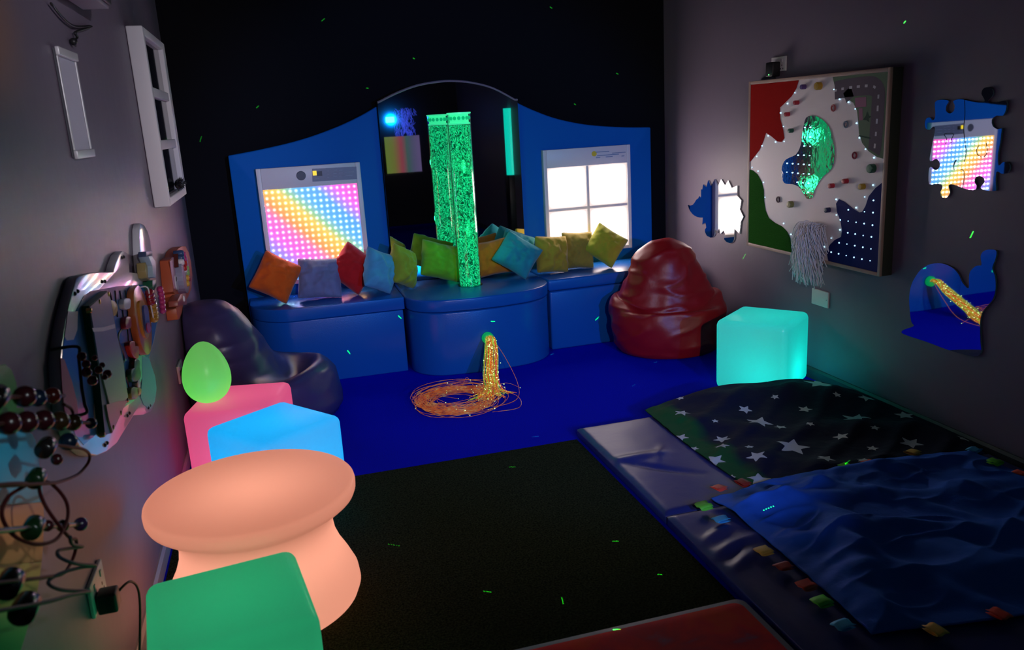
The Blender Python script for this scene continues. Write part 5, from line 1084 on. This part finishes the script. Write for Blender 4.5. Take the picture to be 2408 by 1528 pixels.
# ---- caterpillar-like board nearest the camera, with bead-maze wires
EX = -0.53
t = thing('bead_maze_board', 'green, blue and orange bead maze board cut off at the left edge of the view', 'activity board', (-0.545, 1.6, 0.55))
segs = [([(1.3756,1.1687),(1.5444,1.1355),(1.6678,1.1087),(1.6996,1.1015),(1.7258,1.084),(1.7357,1.0578),(1.7274,1.0299),(1.7087,1.0116),(1.7465,0.999),(1.7474,0.9836),(1.7134,0.9777),(1.7332,0.9555),(1.3258,1.0851)], (0.03, 0.26, 0.02), 'green head segment'),
        ([(1.3258,1.0851),(1.7332,0.9555),(1.7632,0.9373),(1.7753,0.919),(1.7721,0.8971),(1.7686,0.8705),(1.7598,0.8367),(1.7511,0.8076),(1.7456,0.7959),(1.275,0.9997)], (0.02, 0.36, 0.55), 'cyan segment'),
        ([(1.275,0.9997),(1.7456,0.7959),(1.7322,0.7739),(1.7089,0.7477),(1.6885,0.7252),(1.6639,0.7057),(1.2323,0.928)], (0.55, 0.22, 0.08), 'orange segment'),
        ([(1.2323,0.928),(1.6639,0.7057),(1.633,0.6859),(1.6032,0.6711),(1.573,0.6629),(1.2028,0.8784)], (0.34, 0.28, 0.06), 'ochre segment'),
        ([(1.2028,0.8784),(1.573,0.6629),(1.5367,0.6533),(1.4964,0.6442),(1.458,0.6354),(1.4107,0.6262),(1.1544,0.7971)], (0.02, 0.34, 0.06), 'green tail segment')]
for k, (p, c, lab) in enumerate(segs): obj('segment', prism(B(), p, -0.5565, EX, 'X'), mat('caterpillar_%d' % k, tuple(1.25*a for a in c), 0.5, spec=0.2), t, bevel=0.002, label=lab)
WX = -0.45
W1 = [(1.5845,0.9693),(1.6566,0.9356),(1.737,0.899),(1.8038,0.8623),(1.8254,0.8371),(1.7796,0.8347),(1.7006,0.8559),(1.5839,0.8955),(1.5034,0.9264),(1.3757,0.9792),(1.2461,1.0335)]
W2 = [(1.2181,1.0458),(1.3417,0.9956),(1.3975,0.9697),(1.354,0.9715),(1.3332,0.9515),(1.3487,0.9082),(1.3989,0.8643),(1.4648,0.8381),(1.5385,0.8384),(1.587,0.8538),(1.5804,0.8911),(1.5462,0.916),(1.5071,0.9159),(1.4797,0.8953),(1.487,0.8554),(1.5338,0.8042),(1.6005,0.7681),(1.6265,0.7328),(1.6069,0.7187),(1.5352,0.7361),(1.3987,0.8034),(1.2987,0.8545),(1.1464,0.9344)]
W3 = [(1.5006,0.8209),(1.5404,0.7884),(1.6444,0.7314),(1.5742,0.7655),(1.4991,0.7991),(1.4599,0.8051),(1.5006,0.7687),(1.6168,0.7001),(1.5486,0.7352),(1.4732,0.7671),(1.4351,0.7739),(1.4741,0.7363),(1.5855,0.6646),(1.4484,0.7364),(1.3125,0.804),(1.1013,0.9164)]
wm = [mat('wire_red', (0.05, 0.008, 0.008), 0.5, spec=0.08), mat('wire_blue', (0.012, 0.02, 0.028), 0.5, spec=0.15)]
def wire(p, m, x, amp, ph):
    pts = [(x+amp*math.sin(i*0.9+ph), a, b_) for i, (a, b_) in enumerate(p)]
    obj('maze_wire', tube(B(), smooth_path(pts, 7), 0.0032, 8), m, t, smooth=True)
wire(W1, wm[0], WX, 0.012, 0); wire(W2, wm[0], WX, 0.015, 1); wire(W3, wm[1], WX+0.01, 0.015, 2)
BD = [(1.3683,1.1287,24,0),(1.4985,1.0892,26,1),(1.563,1.0663,22,2),(1.6483,1.0431,22,3),(1.3979,1.0767,26,1),(1.4803,1.0498,26,1),(1.5699,1.0214,26,1),(1.6635,0.9869,26,4),(1.7515,0.9532,24,4),(1.8851,0.904,17,5),(1.6913,0.9346,24,2),(1.5528,0.9757,22,0),(1.601,0.9334,15,1),(1.4695,0.9522,20,6),(1.406,0.8915,22,6),(1.4759,0.8601,14,1),(1.5565,0.8202,16,4),(1.6659,0.7697,19,5),(1.2604,0.8722,25,0),(1.2962,0.8089,27,0)]
bm_ = [mat('maze_bead_%d' % i, c, 0.25) for i, c in enumerate([(0.01, 0.008, 0.008), (0.035, 0.005, 0.008), (0.006, 0.016, 0.04), (0.08, 0.008, 0.006), (0.04, 0.02, 0.006), (0.03, 0.012, 0.05), (0.006, 0.025, 0.008)])]
ln_ = ['black', 'dark red', 'dark blue', 'red', 'brown', 'purple', 'dark green']
for (a, b_, r, c) in BD:
    rr_ = r*0.00072
    if c in (0, 6): obj('maze_bead', lathe(B(), [(0, -1.3*rr_), (0.8*rr_, -1.25*rr_), (rr_, -rr_), (rr_, rr_), (0.8*rr_, 1.25*rr_), (0, 1.3*rr_)], 16, (WX, a, b_), 'Y'), bm_[c], t, smooth=True, label=ln_[c]+' barrel bead')
    else: obj('maze_bead', ball(B(), (WX, a, b_), rr_, 16), bm_[c], t, smooth=True, label=ln_[c]+' bead')
rr2 = [(1.7128,1.005),(1.7579,0.9793),(1.7563,0.9589),(1.7099,0.9572)]
obj('maze_wire', tube(B(), smooth_path([(WX, a, b_) for a, b_ in rr2], 6), 0.003, 8), wm[0], t, smooth=True)
gb = [(1.1581,1.0048),(1.2704,0.9535),(1.406,0.8915),(1.6659,0.7697)]
obj('maze_wire', tube(B(), smooth_path([(WX, a, b_) for a, b_ in gb], 4), 0.0045, 8), bm_[6], t, smooth=True)
gb = [(1.2376,1.1304),(1.3979,1.0767),(1.6635,0.9869),(1.9242,0.8902)]
obj('maze_wire', tube(B(), smooth_path([(WX, a, b_) for a, b_ in gb], 4), 0.004, 8), wm[0], t, smooth=True)
gb = [(1.2877,1.1539),(1.4985,1.0892),(1.7241,1.019)]
obj('maze_wire', tube(B(), smooth_path([(WX, a, b_) for a, b_ in gb], 4), 0.004, 8), wm[0], t, smooth=True)
obj('mount_post', lathe(B(), [(0, -0.08), (0.008, -0.08), (0.008, 0.0), (0, 0.0)], 12, (WX, gb[0][0], gb[0][1]), 'X'), wm[1], t)

# sockets on the left wall
p = [(2.1738,0.4407),(2.1854,0.3893),(1.9836,0.3914),(1.9943,0.4487)]
socket_plate('white double socket low on the near left wall', -0.557, -1, 1.99, 2.136, 0.375, 0.461)
t = thing('power_plug', 'black plug in the near left wall socket with its cord running down to the floor', 'plug', (-0.52, 2.03, 0.40))
pb = [(2.0244,0.4309)][0]
obj('plug_body', box(B(), -0.5445, -0.498, 2.005, 2.055, 0.372, 0.424), M['black'], t, bevel=0.006)
cpts = [(-0.50, 2.055, 0.405), (-0.48, 2.10, 0.40), (-0.475, 2.14, 0.34), (-0.49, 2.13, 0.22), (-0.51, 2.10, 0.10), (-0.52, 2.02, 0.02), (-0.52, 1.90, 0.018)]
obj('cord', tube(B(), smooth_path(cpts, 6), 0.0035, 7), M['black'], t, smooth=True)
socket_plate('white socket on the left wall behind the glowing egg', -0.557, -1, 4.02, 4.165, 0.36, 0.447)
t = thing('power_plug', 'black plug sticking out of the socket behind the glowing egg', 'plug', (-0.53, 4.07, 0.38))
obj('plug_body', box(B(), -0.5445, -0.475, 4.045, 4.095, 0.372, 0.422), M['black'], t, bevel=0.006)

# ================================================================== rear of the room, seen only in the arched mirror
t = thing('projection_screen', 'pale screen with faint rainbow stripes, reflected at the left of the arched mirror', 'screen', (1.85, -1.45, 0.80))
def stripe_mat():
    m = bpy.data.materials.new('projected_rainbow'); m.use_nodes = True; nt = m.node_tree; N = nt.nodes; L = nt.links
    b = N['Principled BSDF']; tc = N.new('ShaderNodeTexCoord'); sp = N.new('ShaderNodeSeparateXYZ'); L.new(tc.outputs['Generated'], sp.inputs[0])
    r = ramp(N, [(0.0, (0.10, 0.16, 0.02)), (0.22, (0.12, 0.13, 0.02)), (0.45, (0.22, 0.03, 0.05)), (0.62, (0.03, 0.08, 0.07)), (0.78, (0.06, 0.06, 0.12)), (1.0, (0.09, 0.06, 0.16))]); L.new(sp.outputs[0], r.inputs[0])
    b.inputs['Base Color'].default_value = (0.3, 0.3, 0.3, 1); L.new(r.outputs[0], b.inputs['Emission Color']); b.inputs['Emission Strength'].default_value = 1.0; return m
obj('screen_sheet', box(B(), 1.58, 2.09, -1.39, -1.37, 0.80, 1.32), stripe_mat(), t)
obj('screen_bar', box(B(), 1.56, 2.11, -1.40, -1.36, 0.775, 0.80), M['black'], t)
t = thing('fibre_projector', 'small bright blue lamp with a blue fibre spray, reflected top left in the arched mirror', 'lamp', (1.70, -1.45, 1.52))
obj('lamp_head', box(B(), 1.64, 1.76, -1.50, -1.43, 1.52, 1.60), mat('blue_lamp', (0.1, 0.2, 0.9), 0.4, emit=(0.06, 0.35, 1.0), es=6.0), t, bevel=0.01)
bm = B()
for k in range(220):
    x = min(2.06, max(1.78, random.gauss(1.89, 0.07))); z = random.uniform(1.36, 1.72); pts = [(x, -1.46, z)]
    for s in range(3): pts.append((pts[-1][0]+random.gauss(0, 0.012), -1.46, pts[-1][2]-random.uniform(0.01, 0.04)))
    tube(bm, pts, 0.0026, 4)
obj('fibre_spray', bm, mat('blue_fibre', (0.05, 0.08, 0.5), 0.4, emit=(0.06, 0.10, 1.0), es=0.7), t, kind='stuff')
obj('bracket', box(B(), 1.60, 2.02, -1.59, -1.50, 1.50, 1.52), M['black'], t)
cl = [(2.6669,1.6026),(2.6201,0.8314)]
t = thing('cyan_light_column', 'tall turquoise glowing column on a dark plinth, reflected at the right edge of the arched mirror', 'lamp', (cl[0][0]+0.075, 1.2, 0.0))
cx_ = cl[0][0]+0.075
obj('plinth', box(B(), cx_-0.075, cx_+0.075, 1.12, 1.28, 0.001, cl[1][1]-0.002), M['black'], t, bevel=0.01)
obj('column', lathe(B(), [(0, cl[1][1]), (0.072, cl[1][1]), (0.072, cl[0][1]), (0, cl[0][1])], 40, (cx_, 1.2, 0)), mat('cyan_column', (0.05, 0.5, 0.4), 0.3, emit=(0.0, 0.62, 0.45), es=1.0), t)
